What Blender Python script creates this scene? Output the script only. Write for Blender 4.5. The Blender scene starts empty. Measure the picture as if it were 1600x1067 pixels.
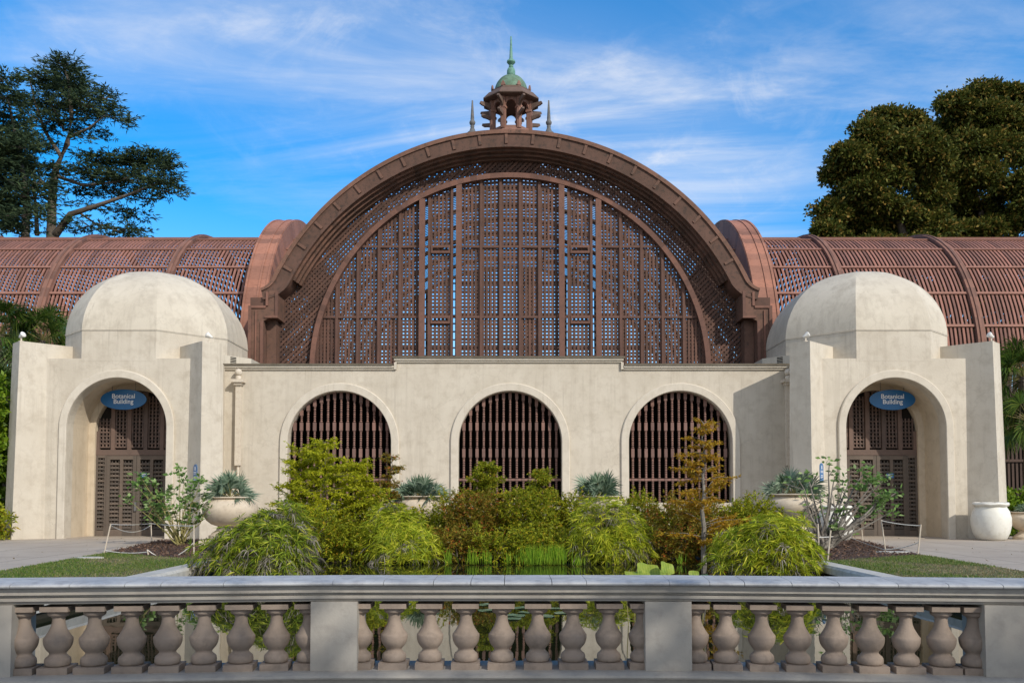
import bpy, math, random
import numpy as np
from mathutils import Vector, Matrix
R = math.radians
S = bpy.context.scene
COL = S.collection

# ------------------------------------------------------------------ camera, sky, sun
CAM = Vector((0.075, -35.0, 1.55)); F = 1400.0; PITCH = R(2.75)
HOR = 776.0
SHIFT = (HOR - 533.5 - F*math.tan(PITCH))/1600.0
cd = bpy.data.cameras.new('camera'); cam = bpy.data.objects.new('camera', cd); COL.objects.link(cam)
cam.location = CAM; cam.rotation_euler = (R(90)+PITCH, 0, 0)
cd.sensor_width = 36.0; cd.lens = 36.0*F/1600.0; cd.shift_y = SHIFT
cd.clip_start = 0.1; cd.clip_end = 3000
S.camera = cam

SUN_AZ = R(41.0)      # to the right of the direction from the facade towards the camera
SUN_EL = R(33.0)
SUN = Vector((math.sin(SUN_AZ)*math.cos(SUN_EL), -math.cos(SUN_AZ)*math.cos(SUN_EL), math.sin(SUN_EL)))
ld = bpy.data.lights.new('sun', 'SUN'); ld.energy = 3.5; ld.angle = R(0.6); ld.color = (1.0, 0.935, 0.83)
lo = bpy.data.objects.new('sun', ld); COL.objects.link(lo)
lo.rotation_euler = (-SUN).to_track_quat('-Z', 'Y').to_euler(); lo.location = (30, -40, 40)

w = bpy.data.worlds.new('World'); S.world = w; w.use_nodes = True
nt = w.node_tree; nt.nodes.clear()
def N(t, **kw):
    n = nt.nodes.new(t)
    for k, v in kw.items():
        if k in n.inputs: n.inputs[k].default_value = v
        else: setattr(n, k, v)
    return n
def Lk(a, b): nt.links.new(a, b)
sky = N('ShaderNodeTexSky'); sky.sky_type = 'NISHITA'; sky.sun_disc = False
sky.sun_elevation = SUN_EL; sky.sun_rotation = math.pi - SUN_AZ
sky.air_density = 1.0; sky.dust_density = 0.25; sky.ozone_density = 3.0; sky.altitude = 100
hs = N('ShaderNodeHueSaturation'); hs.inputs['Saturation'].default_value = 1.5; hs.inputs['Value'].default_value = 2.0; hs.inputs['Hue'].default_value = 0.4985
Lk(sky.outputs[0], hs.inputs['Color'])
tc = N('ShaderNodeTexCoord'); sep = N('ShaderNodeSeparateXYZ'); Lk(tc.outputs['Generated'], sep.inputs[0])
def M(op, a, b=None, c=None, clamp=False):
    n = N('ShaderNodeMath'); n.operation = op; n.use_clamp = clamp
    for i, x in enumerate((a, b, c)):
        if x is None: continue
        if isinstance(x, (int, float)): n.inputs[i].default_value = x
        else: Lk(x, n.inputs[i])
    return n.outputs[0]
zc_ = M('ADD', M('MAXIMUM', sep.outputs[2], 0.0), 0.10)
cx_ = M('DIVIDE', sep.outputs[0], zc_); cy_ = M('DIVIDE', sep.outputs[1], zc_)
cmb = N('ShaderNodeCombineXYZ'); Lk(cx_, cmb.inputs[0]); Lk(cy_, cmb.inputs[1])
def clouds(rot, scl, nscale, detail, rough, dist, lo_, hi_, off):
    mp = N('ShaderNodeMapping'); mp.inputs['Rotation'].default_value = (0, 0, R(rot)); mp.inputs['Scale'].default_value = (scl[0], scl[1], 1); mp.inputs['Location'].default_value = off
    Lk(cmb.outputs[0], mp.inputs[0])
    nz = N('ShaderNodeTexNoise'); nz.inputs['Scale'].default_value = nscale; nz.inputs['Detail'].default_value = detail; nz.inputs['Roughness'].default_value = rough; nz.inputs['Distortion'].default_value = dist
    Lk(mp.outputs[0], nz.inputs['Vector'])
    mr = N('ShaderNodeMapRange'); mr.inputs['From Min'].default_value = lo_; mr.inputs['From Max'].default_value = hi_; mr.interpolation_type = 'SMOOTHSTEP'
    Lk(nz.outputs[0], mr.inputs['Value'])
    return mr.outputs[0]
big = clouds(25, (1.0, 0.55), 0.55, 4, 0.5, 0.4, 0.38, 0.62, (3.1, 1.7, 0))
wisp = clouds(28, (0.45, 1.5), 1.5, 9, 0.62, 0.9, 0.36, 0.78, (0.7, 5.2, 0))
fine = clouds(-30, (1.0, 0.8), 5.0, 8, 0.66, 0.6, 0.46, 0.85, (8.0, 2.0, 0))
ny = M('MAXIMUM', sep.outputs[1], 0.02)
su = M('DIVIDE', sep.outputs[0], ny); sv = M('DIVIDE', sep.outputs[2], ny)
bank = None
for bu, bv, ru, rv, amp in ((-.07,.46,.30,.13,1.0),(.12,.42,.22,.12,.9),(-.50,.52,.16,.07,.9),(.33,.45,.20,.05,.55),(-.22,.54,.22,.05,.9),(.22,.34,.10,.06,.6),(.52,.53,.10,.04,.5)):
    du = M('DIVIDE', M('SUBTRACT', su, bu), ru); dv_ = M('DIVIDE', M('SUBTRACT', sv, bv), rv)
    g = M('MULTIPLY', M('EXPONENT', M('MULTIPLY', M('ADD', M('MULTIPLY', du, du), M('MULTIPLY', dv_, dv_)), -1.0)), amp)
    bank = g if bank is None else M('ADD', bank, g)
fwd = M('GREATER_THAN', sep.outputs[1], 0.05)
big = M('ADD', M('MULTIPLY', big, 0.30), M('MULTIPLY', M('MULTIPLY', bank, fwd), 0.85))
cl = M('ADD', M('MULTIPLY', big, M('ADD', M('MULTIPLY', wisp, 0.72), 0.14)), M('MULTIPLY', M('MULTIPLY', fine, big), 0.35))
south_fill = M('MULTIPLY', M('MULTIPLY_ADD', sep.outputs[1], -1.6, 0.1, clamp=True), 0.9)     # white fill added to the sky behind the camera, neutralises the shade
hzn = M('MULTIPLY', M('POWER', M('MULTIPLY_ADD', sep.outputs[2], -2.6, 1.0, clamp=True), 1.5), 0.50)      # paler towards the horizon
cl = M('MINIMUM', M('MAXIMUM', M('MAXIMUM', M('MULTIPLY', cl, 0.78), hzn), south_fill), 0.85)
mx = N('ShaderNodeMix'); mx.data_type = 'RGBA'; Lk(cl, mx.inputs[0]); Lk(hs.outputs[0], mx.inputs[6]); mx.inputs[7].default_value = (8.4, 8.5, 8.8, 1)
bg = N('ShaderNodeBackground'); bg.inputs['Strength'].default_value = 0.112; Lk(mx.outputs[2], bg.inputs['Color'])
wo = N('ShaderNodeOutputWorld'); Lk(bg.outputs[0], wo.inputs['Surface'])
S.view_settings.view_transform = 'Standard'; S.view_settings.look = 'None'; S.view_settings.exposure = 0.0; S.view_settings.gamma = 1.0

# ------------------------------------------------------------------ measuring helpers (photo pixel -> world point)
def ray(px, py):
    u = (px-800)/F; v = (533.5 + SHIFT*1600 - py)/F
    c, s = math.cos(PITCH), math.sin(PITCH)
    return Vector((u, c - s*v, s + c*v))
def at(px, py, Y):
    d = ray(px, py); return CAM + d*((Y-CAM.y)/d.y)
def gnd(px, py, z=0.0):
    d = ray(px, py); return CAM + d*((z-CAM.z)/d.z)

# ------------------------------------------------------------------ mesh builder
class MB:
    def __init__(s): s.v = []; s.f = []
    def add(s, vs, fs):
        o = len(s.v); s.v += [tuple(p) for p in vs]; s.f += [tuple(i+o for i in f) for f in fs]
    def box(s, x0, x1, y0, y1, z0, z1):
        s.add([(x0,y0,z0),(x1,y0,z0),(x1,y1,z0),(x0,y1,z0),(x0,y0,z1),(x1,y0,z1),(x1,y1,z1),(x0,y1,z1)],
              [(0,3,2,1),(4,5,6,7),(0,1,5,4),(1,2,6,5),(2,3,7,6),(3,0,4,7)])
    def obox(s, c, ax, ay, az):     # centre and three half-axis vectors
        c, ax, ay, az = map(Vector, (c, ax, ay, az)); vs = []
        for k in (-1, 1):
            for i, j in ((-1,-1),(1,-1),(1,1),(-1,1)): vs.append(c + ax*i + ay*j + az*k)
        s.add(vs, [(0,3,2,1),(4,5,6,7),(0,1,5,4),(1,2,6,5),(2,3,7,6),(3,0,4,7)])
    def bar(s, a, b, w, t, n=(0,1,0)):   # bar from a to b, width w, thickness t along n
        a, b, n = Vector(a), Vector(b), Vector(n).normalized(); d = (b-a)
        if d.length < 1e-6: return
        sd = d.cross(n).normalized()
        s.obox((a+b)/2, d/2, sd*w/2, n*t/2)
    def prism(s, poly, ext):            # polygon (list of Vectors) extruded along ext
        n = len(poly); e = Vector(ext); p = [Vector(q) for q in poly]
        s.add(p + [q+e for q in p], [tuple(range(n)), tuple(range(2*n-1, n-1, -1))] + [(i, i+n, (i+1)%n+n, (i+1)%n) for i in range(n)])
    def tube(s, pts, rad, n=8, cap=True):
        pts = [Vector(p) for p in pts]; m = len(pts)
        if not hasattr(rad, '__len__'): rad = [rad]*m
        ref = Vector((0,0,1)); vs = []
        for i, p in enumerate(pts):
            d = (pts[min(i+1,m-1)] - pts[max(i-1,0)]).normalized()
            r0 = ref if abs(d.dot(ref)) < 0.95 else Vector((1,0,0))
            a = d.cross(r0).normalized(); b = d.cross(a)
            for k in range(n):
                t = 2*math.pi*k/n; vs.append(p + (a*math.cos(t) + b*math.sin(t))*rad[i])
        fs = [(i*n+k, i*n+(k+1)%n, (i+1)*n+(k+1)%n, (i+1)*n+k) for i in range(m-1) for k in range(n)]
        if cap: fs += [tuple(range(n-1,-1,-1)), tuple((m-1)*n+k for k in range(n))]
        s.add(vs, fs)
    def lathe(s, prof, c=(0,0,0), n=24, phase=0.0, cap=True):   # prof: (r, z)
        vs = []; m = len(prof)
        for r, z in prof:
            for k in range(n):
                t = 2*math.pi*k/n + phase; vs.append((c[0]+r*math.cos(t), c[1]+r*math.sin(t), c[2]+z))
        fs = [(i*n+k, i*n+(k+1)%n, (i+1)*n+(k+1)%n, (i+1)*n+k) for i in range(m-1) for k in range(n)]
        if cap: fs += [tuple(range(n-1,-1,-1)), tuple((m-1)*n+k for k in range(n))]
        s.add(vs, fs)
    def build(s, name, mat, parent=None, o=(0,0,0), smooth=None):
        me = bpy.data.meshes.new(name)
        vs = s.v if tuple(o) == (0,0,0) else [(p[0]-o[0], p[1]-o[1], p[2]-o[2]) for p in s.v]
        me.from_pydata(vs, [], s.f); me.materials.append(mat); me.update()
        if smooth is not None:
            me.polygons.foreach_set('use_smooth', [True]*len(me.polygons)); me.set_sharp_from_angle(angle=R(smooth))
        ob = bpy.data.objects.new(name, me); COL.objects.link(ob)
        if parent: ob.parent = parent
        else: ob.location = o
        return ob
class Leaves:
    """many separate leaf-shaped quads"""
    def __init__(s, seed): s.r = np.random.RandomState(seed); s.P = []; s.n = 0
    def add(s, P, D, L, W, droop=0.0, side=None):
        P = np.asarray(P, float).reshape(-1,3); D = np.asarray(D, float).reshape(-1,3); n = len(P)
        D = D/np.maximum(np.linalg.norm(D, axis=1, keepdims=True), 1e-6)
        L = np.broadcast_to(np.asarray(L, float), (n,))[:,None]; W = np.broadcast_to(np.asarray(W, float), (n,))[:,None]
        q = s.r.normal(size=(n,3)) if side is None else np.broadcast_to(np.asarray(side, float), (n,3))
        sd = np.cross(D, q); sd /= np.maximum(np.linalg.norm(sd, axis=1, keepdims=True), 1e-6)
        dz = np.zeros((n,3)); dz[:,2] = -droop
        mid = P + D*L*0.42; tip = P + D*L + dz*L
        s.P.append(np.stack([P, mid+sd*W*0.5, tip, mid-sd*W*0.5], axis=1)); s.n += n
    def build(s, name, mat, parent=None, o=(0,0,0)):
        V = np.concatenate(s.P).reshape(-1,3) - np.asarray(o, float)
        n = len(V)//4; me = bpy.data.meshes.new(name)
        me.vertices.add(len(V)); me.vertices.foreach_set('co', V.ravel())
        me.loops.add(len(V)); me.loops.foreach_set('vertex_index', np.arange(len(V), dtype=np.int32))
        me.polygons.add(n); me.polygons.foreach_set('loop_start', np.arange(0, 4*n, 4, dtype=np.int32)); me.polygons.foreach_set('loop_total', np.full(n, 4, dtype=np.int32))
        me.materials.append(mat); me.update(calc_edges=True); me.validate()
        ob = bpy.data.objects.new(name, me); COL.objects.link(ob)
        if parent: ob.parent = parent
        else: ob.location = o
        return ob
def unit(rs, n):
    v = rs.normal(size=(n,3)); return v/np.linalg.norm(v, axis=1, keepdims=True)
def tag(o, label=None, cat=None, group=None, kind=None):
    if label: o['label'] = label
    if cat: o['category'] = cat
    if group: o['group'] = group
    if kind: o['kind'] = kind
    return o
def thing(name, loc, label, cat, group=None):
    e = bpy.data.objects.new(name, None); COL.objects.link(e); e.location = loc; e.empty_display_size = 0.2
    return tag(e, label, cat, group)
def copy_tree(o, parent=None):
    c = o.copy(); COL.objects.link(c)
    if parent: c.parent = parent
    for ch in list(o.children): copy_tree(ch, c)
    return c

# ------------------------------------------------------------------ materials
def base_mat(name):
    m = bpy.data.materials.new(name); m.use_nodes = True
    t = m.node_tree; b = t.nodes['Principled BSDF']
    return m, t, b
def node(t, ty, **kw):
    n = t.nodes.new(ty)
    for k, v in kw.items():
        if k in n.inputs: n.inputs[k].default_value = v
        else: setattr(n, k, v)
    return n
def ramp(t, fac, stops):
    r = t.nodes.new('ShaderNodeValToRGB'); e = r.color_ramp.elements
    while len(e) < len(stops): e.new(0.5)
    for i, (p, c) in enumerate(stops): e[i].position = p; e[i].color = (*c, 1) if len(c) == 3 else c
    t.links.new(fac, r.inputs[0]); return r.outputs[0]
def mixc(t, fac, a, b, mode='MIX'):
    m = t.nodes.new('ShaderNodeMix'); m.data_type = 'RGBA'; m.blend_type = mode
    for i, x in ((0, fac), (6, a), (7, b)):
        if isinstance(x, (int, float)): m.inputs[i].default_value = x
        elif isinstance(x, tuple): m.inputs[i].default_value = (*x, 1)
        else: t.links.new(x, m.inputs[i])
    return m.outputs[2]
def noise(t, scale, detail=5, rough=0.55, mscale=(1,1,1), dist=0.0, coord='Object'):
    c = t.nodes.new('ShaderNodeTexCoord') if coord != 'World' else t.nodes.new('ShaderNodeNewGeometry')
    src = c.outputs[coord] if coord != 'World' else c.outputs['Position']
    mp = node(t, 'ShaderNodeMapping'); mp.inputs['Scale'].default_value = mscale
    t.links.new(src, mp.inputs[0])
    n = node(t, 'ShaderNodeTexNoise', Scale=scale, Detail=detail, Roughness=rough, Distortion=dist)
    t.links.new(mp.outputs[0], n.inputs['Vector']); return n.outputs[0]
def bump(t, b, h, strength=0.3, dist=0.02):
    n = node(t, 'ShaderNodeBump', Strength=strength, Distance=dist); t.links.new(h, n.inputs['Height']); t.links.new(n.outputs[0], b.inputs['Normal'])
def surf(name, c1, c2, c3=None, sc=(0.6, 6.0), rough=0.8, streak=0.0, streak_col=(0.2,0.18,0.15), bmp=0.25, bscale=30, bdist=0.01, spec=0.3):
    m, t, b = base_mat(name)
    n1 = noise(t, sc[0], 5, 0.6, coord='World'); n2 = noise(t, sc[1], 6, 0.65, coord='World')
    col = ramp(t, n1, [(0.32, c1), (0.68, c2)])
    if c3: col = mixc(t, ramp(t, n2, [(0.48,(0,0,0)),(0.75,(1,1,1))]), col, c3)
    if streak > 0:
        s1 = noise(t, 1.0, 6, 0.7, (2.6, 2.6, 0.16), coord='World')
        col = mixc(t, ramp(t, s1, [(0.52,(0,0,0)),(0.78,(streak,)*3)]), col, streak_col)
    if streak > .35:
        s2 = noise(t, 1.0, 7, 0.75, (6.5, 6.5, 0.22), coord='World'); s3 = noise(t, 0.45, 3, 0.5, coord='World')
        k = mixc(t, 1.0, ramp(t, s2, [(0.54,(0,0,0)),(0.70,(.7,.7,.7))]), ramp(t, s3, [(0.45,(0,0,0)),(0.60,(1,1,1))]), 'MULTIPLY')
        col = mixc(t, k, col, tuple(x*.88 for x in streak_col))
        vo = node(t, 'ShaderNodeTexVoronoi', Scale=0.55); vo.feature = 'DISTANCE_TO_EDGE'; gg = t.nodes.new('ShaderNodeNewGeometry')
        wob = t.nodes.new('ShaderNodeTexNoise'); wob.inputs['Scale'].default_value = 3.0; wob.inputs['Detail'].default_value = 5
        vm = t.nodes.new('ShaderNodeVectorMath'); vm.operation = 'MULTIPLY_ADD'; vm.inputs[1].default_value = (.5,.5,.5)
        t.links.new(gg.outputs['Position'], wob.inputs['Vector']); t.links.new(wob.outputs['Color'], vm.inputs[0]); t.links.new(gg.outputs['Position'], vm.inputs[2]); t.links.new(vm.outputs[0], vo.inputs['Vector'])
        ck = mixc(t, 1.0, ramp(t, vo.outputs['Distance'], [(0.0,(.22,.22,.22)),(0.010,(0,0,0))]), ramp(t, s3, [(0.48,(1,1,1)),(0.56,(0,0,0))]), 'MULTIPLY')
        col = mixc(t, ck, col, tuple(x*.8 for x in streak_col))
    t.links.new(col, b.inputs['Base Color']); b.inputs['Roughness'].default_value = rough; b.inputs['Specular IOR Level'].default_value = spec
    if bmp: bump(t, b, noise(t, bscale, 5, 0.65, coord='World'), bmp, bdist)
    return m
def foliage(name, stops, trans=0.35, rough=0.5, spec=0.35):
    m, t, b = base_mat(name)
    g = t.nodes.new('ShaderNodeNewGeometry')
    col = ramp(t, g.outputs['Random Per Island'], stops)
    t.links.new(col, b.inputs['Base Color']); b.inputs['Roughness'].default_value = rough; b.inputs['Specular IOR Level'].default_value = spec
    tr = t.nodes.new('ShaderNodeBsdfTranslucent'); t.links.new(col, tr.inputs['Color'])
    ms = t.nodes.new('ShaderNodeMixShader'); ms.inputs[0].default_value = trans
    t.links.new(b.outputs[0], ms.inputs[1]); t.links.new(tr.outputs[0], ms.inputs[2])
    t.links.new(ms.outputs[0], t.nodes['Material Output'].inputs['Surface'])
    return m
MAT = {}
MAT['stucco'] = surf('stucco', (.52,.465,.38), (.60,.545,.455), (.46,.405,.325), (0.7, 2.6), 0.9, 0.55, (.38,.33,.265), 0.4, 16, 0.014, 0.12)
MAT['stucco_dome'] = surf('stucco_dome', (.53,.475,.385), (.60,.545,.45), (.44,.39,.315), (0.6, 1.8), 0.9, 0.6, (.37,.325,.26), 0.35, 13, 0.014, 0.12)
MAT['trim'] = surf('trim_stucco', (.555,.50,.415), (.615,.56,.47), (.50,.445,.36), (0.9, 3), 0.9, 0.4, (.42,.37,.30), 0.3, 20, 0.01, 0.12)
MAT['porch'] = surf('porch_stucco', (.55,.46,.34), (.61,.52,.395), (.48,.395,.285), (0.8, 2.6), 0.9, 0.5, (.40,.325,.235), 0.35, 16, 0.012, 0.12)
MAT['cap'] = surf('roof_cap', (.10,.085,.06), (.16,.135,.10), None, (2, 9), 0.7, 0)
def wood(name, c1, c2, dark, amt, rough=0.75, gscale=(1,1,1)):
    m, t, b = base_mat(name)
    n1 = noise(t, 0.9, 5, 0.6, coord='World'); n2 = noise(t, 5.0, 7, 0.7, gscale, 0.3, coord='World')
    col = ramp(t, n1, [(0.3, c1), (0.7, c2)])
    col = mixc(t, ramp(t, n2, [(0.50,(0,0,0)),(0.72,(amt,)*3)]), col, dark)
    gi = t.nodes.new('ShaderNodeNewGeometry')        # every board has weathered a little differently
    col = mixc(t, 1.0, col, ramp(t, gi.outputs['Random Per Island'], [(0,(.68,.70,.72)), (0.5,(.95,.95,.95)), (1,(1.22,1.16,1.12))]), 'MULTIPLY')
    t.links.new(col, b.inputs['Base Color']); b.inputs['Roughness'].default_value = rough; b.inputs['Specular IOR Level'].default_value = 0.25
    bump(t, b, n2, 0.25, 0.01); return m
MAT['lath'] = wood('painted_lath', (.25,.12,.09), (.31,.152,.118), (.165,.085,.066), 0.6)
MAT['lathdark'] = wood('dark_shade_lath', (.075,.05,.04), (.11,.07,.055), (.05,.035,.03), 0.6)  # interior shade put into the colour of the rear and vault laths
MAT['purlin'] = wood('purlin_paint', (.26,.13,.095), (.32,.165,.125), (.18,.1,.075), 0.5)
MAT['rib'] = wood('roof_rib', (.19,.10,.075), (.245,.13,.098), (.13,.075,.058), 0.6)
MAT['pink'] = wood('end_rib', (.29,.135,.092), (.35,.17,.12), (.19,.09,.065), 0.8, gscale=(1,1,2.5))
MAT['fascia'] = wood('weathered_fascia', (.115,.066,.047), (.185,.10,.073), (.05,.041,.034), 0.95, gscale=(1,1,1))
MAT['lattice'] = wood('front_lattice', (.10,.056,.042), (.14,.076,.057), (.06,.042,.034), 0.75)
MAT['mullion'] = wood('mullion_wood', (.105,.058,.044), (.15,.08,.062), (.065,.045,.037), 0.75, gscale=(3,3,.4))
MAT['ringwood'] = wood('arch_moulding', (.145,.076,.057), (.195,.102,.077), (.09,.055,.043), 0.7)
MAT['darkwood'] = wood('louver_wood', (.125,.088,.072), (.16,.112,.092), (.09,.065,.055), 0.5)
MAT['doorwood'] = wood('door_paint', (.105,.085,.07), (.135,.11,.09), (.08,.065,.055), 0.4)
MAT['spindle'] = wood('spindle_paint', (.19,.11,.09), (.25,.15,.125), (.12,.07,.06), 0.5)
MAT['interior'] = surf('interior_shade', (.012,.010,.008), (.02,.016,.012), None, (1,4), 0.9, 0, bmp=0)  # near-black colour stands for the unlit interior
MAT['copper'] = surf('copper_green', (.10,.185,.125), (.17,.27,.19), (.09,.115,.065), (3, 5), 0.7, 0.6, (.10,.10,.055), 0.25, 30)
MAT['copperlight'] = surf('copper_light', (.11,.27,.21), (.18,.34,.265), (.07,.14,.11), (3, 8), 0.65, 0, bmp=0.2)
MAT['lead'] = surf('grey_metal', (.085,.09,.095), (.15,.15,.15), (.20,.17,.14), (4, 10), 0.6, 0)
MAT['cuproof'] = wood('cupola_wood', (.22,.12,.09), (.28,.155,.12), (.12,.075,.06), 0.8, gscale=(1,1,.5))
MAT['cupdark'] = wood('cupola_eaves', (.11,.075,.06), (.17,.115,.09), (.07,.055,.045), 0.6)
MAT['white'] = surf('white_paint', (.70,.68,.63), (.78,.76,.71), None, (3, 9), 0.5, 0, bmp=0)
MAT['pipe'] = surf('pipe_paint', (.60,.53,.43), (.66,.59,.49), (.5,.42,.33), (2, 9), 0.6, 0, bmp=0)
MAT['cast'] = surf('cast_stone_beige', (.255,.20,.16), (.325,.26,.21), (.20,.16,.13), (2.5, 9), 0.85, 0.5, (.165,.135,.11), 0.5, 70, 0.005, 0.15)
MAT['pier'] = surf('cast_stone_grey', (.33,.30,.26), (.40,.37,.325), (.29,.265,.235), (1.6, 9), 0.8, 0.3, (.25,.23,.2), 0.35, 70, 0.004)
MAT['coping'] = surf('coping_stone', (.36,.36,.36), (.47,.47,.46), (.24,.24,.25), (3.5, 10), 0.6, 0, bmp=0.35, bscale=45, bdist=0.004)
MAT['urn'] = surf('urn_stone', (.53,.44,.33), (.62,.53,.41), (.44,.36,.27), (1.6, 6), 0.75, 0.3, (.35,.28,.21), 0.2, 30)
MAT['jar'] = surf('white_jar_glaze', (.68,.66,.58), (.75,.73,.66), (.61,.58,.50), (1.4, 5), 0.5, 0.15, (.52,.48,.40), 0.12, 25)
MAT['soil'] = surf('soil', (.022,.02,.013), (.04,.034,.022), None, (3, 12), 0.95, 0)
MAT['bark'] = surf('bark', (.105,.085,.067), (.17,.14,.11), (.06,.048,.04), (2, 9), 0.9, 0, bmp=0.6, bscale=14, bdist=0.05)
MAT['greybark'] = surf('pale_bark', (.18,.16,.135), (.27,.245,.21), (.11,.095,.08), (6, 25), 0.85, 0, bmp=0.4, bscale=30)
MAT['stalk'] = surf('green_stalk', (.20,.19,.06), (.30,.25,.10), None, (6, 25), 0.7, 0, bmp=0)
MAT['stake'] = surf('stake_wood', (.5,.42,.32), (.6,.52,.42), None, (6, 25), 0.8, 0, bmp=0)
MAT['rope'] = surf('rope_fibre', (.6,.57,.5), (.7,.67,.6), None, (6, 25), 0.9, 0, bmp=0)
MAT['curb'] = surf('curb_concrete', (.42,.40,.36), (.52,.50,.45), (.33,.32,.29), (1.5, 8), 0.8, 0, bmp=0.3)
# signs
def flat(name, c, rough=0.4):
    m, t, b = base_mat(name); n = noise(t, 6, 4, coord='World')
    t.links.new(ramp(t, n, [(0.2, tuple(x*0.9 for x in c)), (0.8, c)]), b.inputs['Base Color']); b.inputs['Roughness'].default_value = rough; return m
MAT['signblue'] = flat('sign_blue', (.006,.12,.31), 0.35)
MAT['plaqueblue'] = flat('plaque_blue', (.06,.16,.34), 0.4)
MAT['lettering'] = flat('sign_white', (.90,.91,.92), 0.5)
# foliage
MAT['sedge'] = foliage('sedge_leaf', [(0,(0.167,0.242,0.016)), (0.4,(0.333,0.409,0.024)), (0.8,(0.544,0.560,0.037)), (1,(0.720,0.665,0.075))], 0.35, spec=0.2)
MAT['sedge_dark'] = foliage('sedge_leaf_dark', [(0,(0.094,0.156,0.016)), (0.5,(0.218,0.296,0.022)), (0.85,(0.374,0.421,0.031)), (1,(0.530,0.515,0.078))], 0.33, spec=0.2)
MAT['dry'] = foliage('dry_leaf', [(0,(.10,.085,.065)), (0.5,(.19,.165,.125)), (1,(.34,.31,.26))], 0.15)
MAT['cypress_y'] = foliage('cypress_leaf', [(0,(.24,.28,.012)), (0.5,(.44,.46,.018)), (1,(.58,.54,.035))], 0.42, spec=0.15)
MAT['olive'] = foliage('olive_leaf', [(0,(0.120,0.150,0.012)), (0.45,(0.240,0.282,0.017)), (0.85,(0.408,0.408,0.024)), (1,(0.432,0.240,0.024))], 0.38, spec=0.15)
MAT['rust'] = foliage('rust_leaf', [(0,(0.100,0.094,0.015)), (0.4,(0.213,0.169,0.019)), (0.72,(0.275,0.250,0.025)), (0.88,(0.325,0.175,0.025)), (1,(0.525,0.112,0.037))], 0.35, spec=0.2)
MAT['orange'] = foliage('orange_leaf', [(0,(0.308,0.165,0.013)), (0.5,(0.462,0.275,0.020)), (0.8,(0.484,0.363,0.033)), (1,(0.528,0.220,0.022))], 0.4, spec=0.2)
MAT['flower'] = foliage('pale_flower', [(0,(.55,.50,.10)), (1,(.75,.70,.3))], 0.3)
MAT['yellow'] = foliage('trumpet_flower', [(0,(.80,.38,.02)), (1,(.9,.6,.05))], 0.4)
MAT['reed'] = foliage('reed_blade', [(0,(.10,.20,.012)), (0.6,(.20,.36,.02)), (1,(.34,.46,.04))], 0.4, spec=0.2)
MAT['pad'] = foliage('lily_pad', [(0,(.07,.14,.08)), (1,(.13,.22,.12))], 0.1, 0.25, 0.6)
def lotus_mat(name, c1, c2, vein):
    m, t, b = base_mat(name)
    c = ramp(t, noise(t, 9, 5, 0.6, coord='World'), [(0.35, c1), (0.65, c2)])
    wv = node(t, 'ShaderNodeTexWave', Scale=9.0, Distortion=3.0); wv.wave_type = 'BANDS'; g = t.nodes.new('ShaderNodeNewGeometry'); t.links.new(g.outputs['Position'], wv.inputs['Vector'])
    c = mixc(t, ramp(t, wv.outputs['Fac'], [(0.80,(0,0,0)),(0.97,(.5,.5,.5))]), c, vein); t.links.new(c, b.inputs['Base Color']); b.inputs['Roughness'].default_value = 0.6
    tr = t.nodes.new('ShaderNodeBsdfTranslucent'); t.links.new(c, tr.inputs['Color']); ms = t.nodes.new('ShaderNodeMixShader'); ms.inputs[0].default_value = 0.35
    t.links.new(b.outputs[0], ms.inputs[1]); t.links.new(tr.outputs[0], ms.inputs[2]); t.links.new(ms.outputs[0], t.nodes['Material Output'].inputs['Surface']); return m
MAT['lotus'] = lotus_mat('lotus_leaf', (.20,.30,.03), (.36,.42,.04), (.44,.48,.10))
MAT['lotusdark'] = lotus_mat('lotus_dark', (.06,.15,.05), (.12,.22,.06), (.16,.26,.09))
MAT['bluepalm'] = foliage('blue_palm_leaf', [(0,(.08,.13,.075)), (0.5,(.16,.23,.15)), (1,(.34,.42,.30))], 0.2, 0.45)
MAT['fanpalm'] = foliage('fan_palm_leaf', [(0,(.03,.07,.012)), (0.6,(.07,.13,.02)), (1,(.15,.20,.03))], 0.3, 0.4)
MAT['cedar'] = foliage('cedar_needle', [(0,(.022,.042,.024)), (0.5,(.042,.07,.036)), (0.85,(.07,.105,.045)), (1,(.10,.13,.055))], 0.2, 0.7, 0.12)
MAT['fig'] = foliage('fig_leaf', [(0,(0.041,0.055,0.012)), (0.5,(0.080,0.099,0.017)), (0.8,(0.145,0.138,0.026)), (1,(0.290,0.181,0.043))], 0.2, 0.6, 0.12)
MAT['hedge'] = foliage('shrub_leaf', [(0,(.07,.14,.01)), (0.5,(.17,.29,.015)), (1,(.30,.40,.03))], 0.4)
MAT['plum'] = foliage('plumeria_leaf', [(0,(0.084,0.168,0.042)), (0.6,(0.180,0.312,0.072)), (1,(0.384,0.480,0.216))], 0.35, 0.5, 0.25)
MAT['grass'] = foliage('grass_blade', [(0,(.06,.12,.015)), (0.55,(.12,.20,.025)), (0.85,(.20,.22,.05)), (1,(.34,.27,.12))], 0.3)
MAT['straw'] = foliage('straw_blade', [(0,(.17,.13,.06)), (0.6,(.27,.21,.11)), (1,(.34,.28,.16))], 0.2)
MAT['chips'] = foliage('mulch_chip', [(0,(.05,.028,.018)), (0.6,(.11,.06,.038)), (1,(.24,.15,.10))], 0.0, 0.9)

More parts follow.
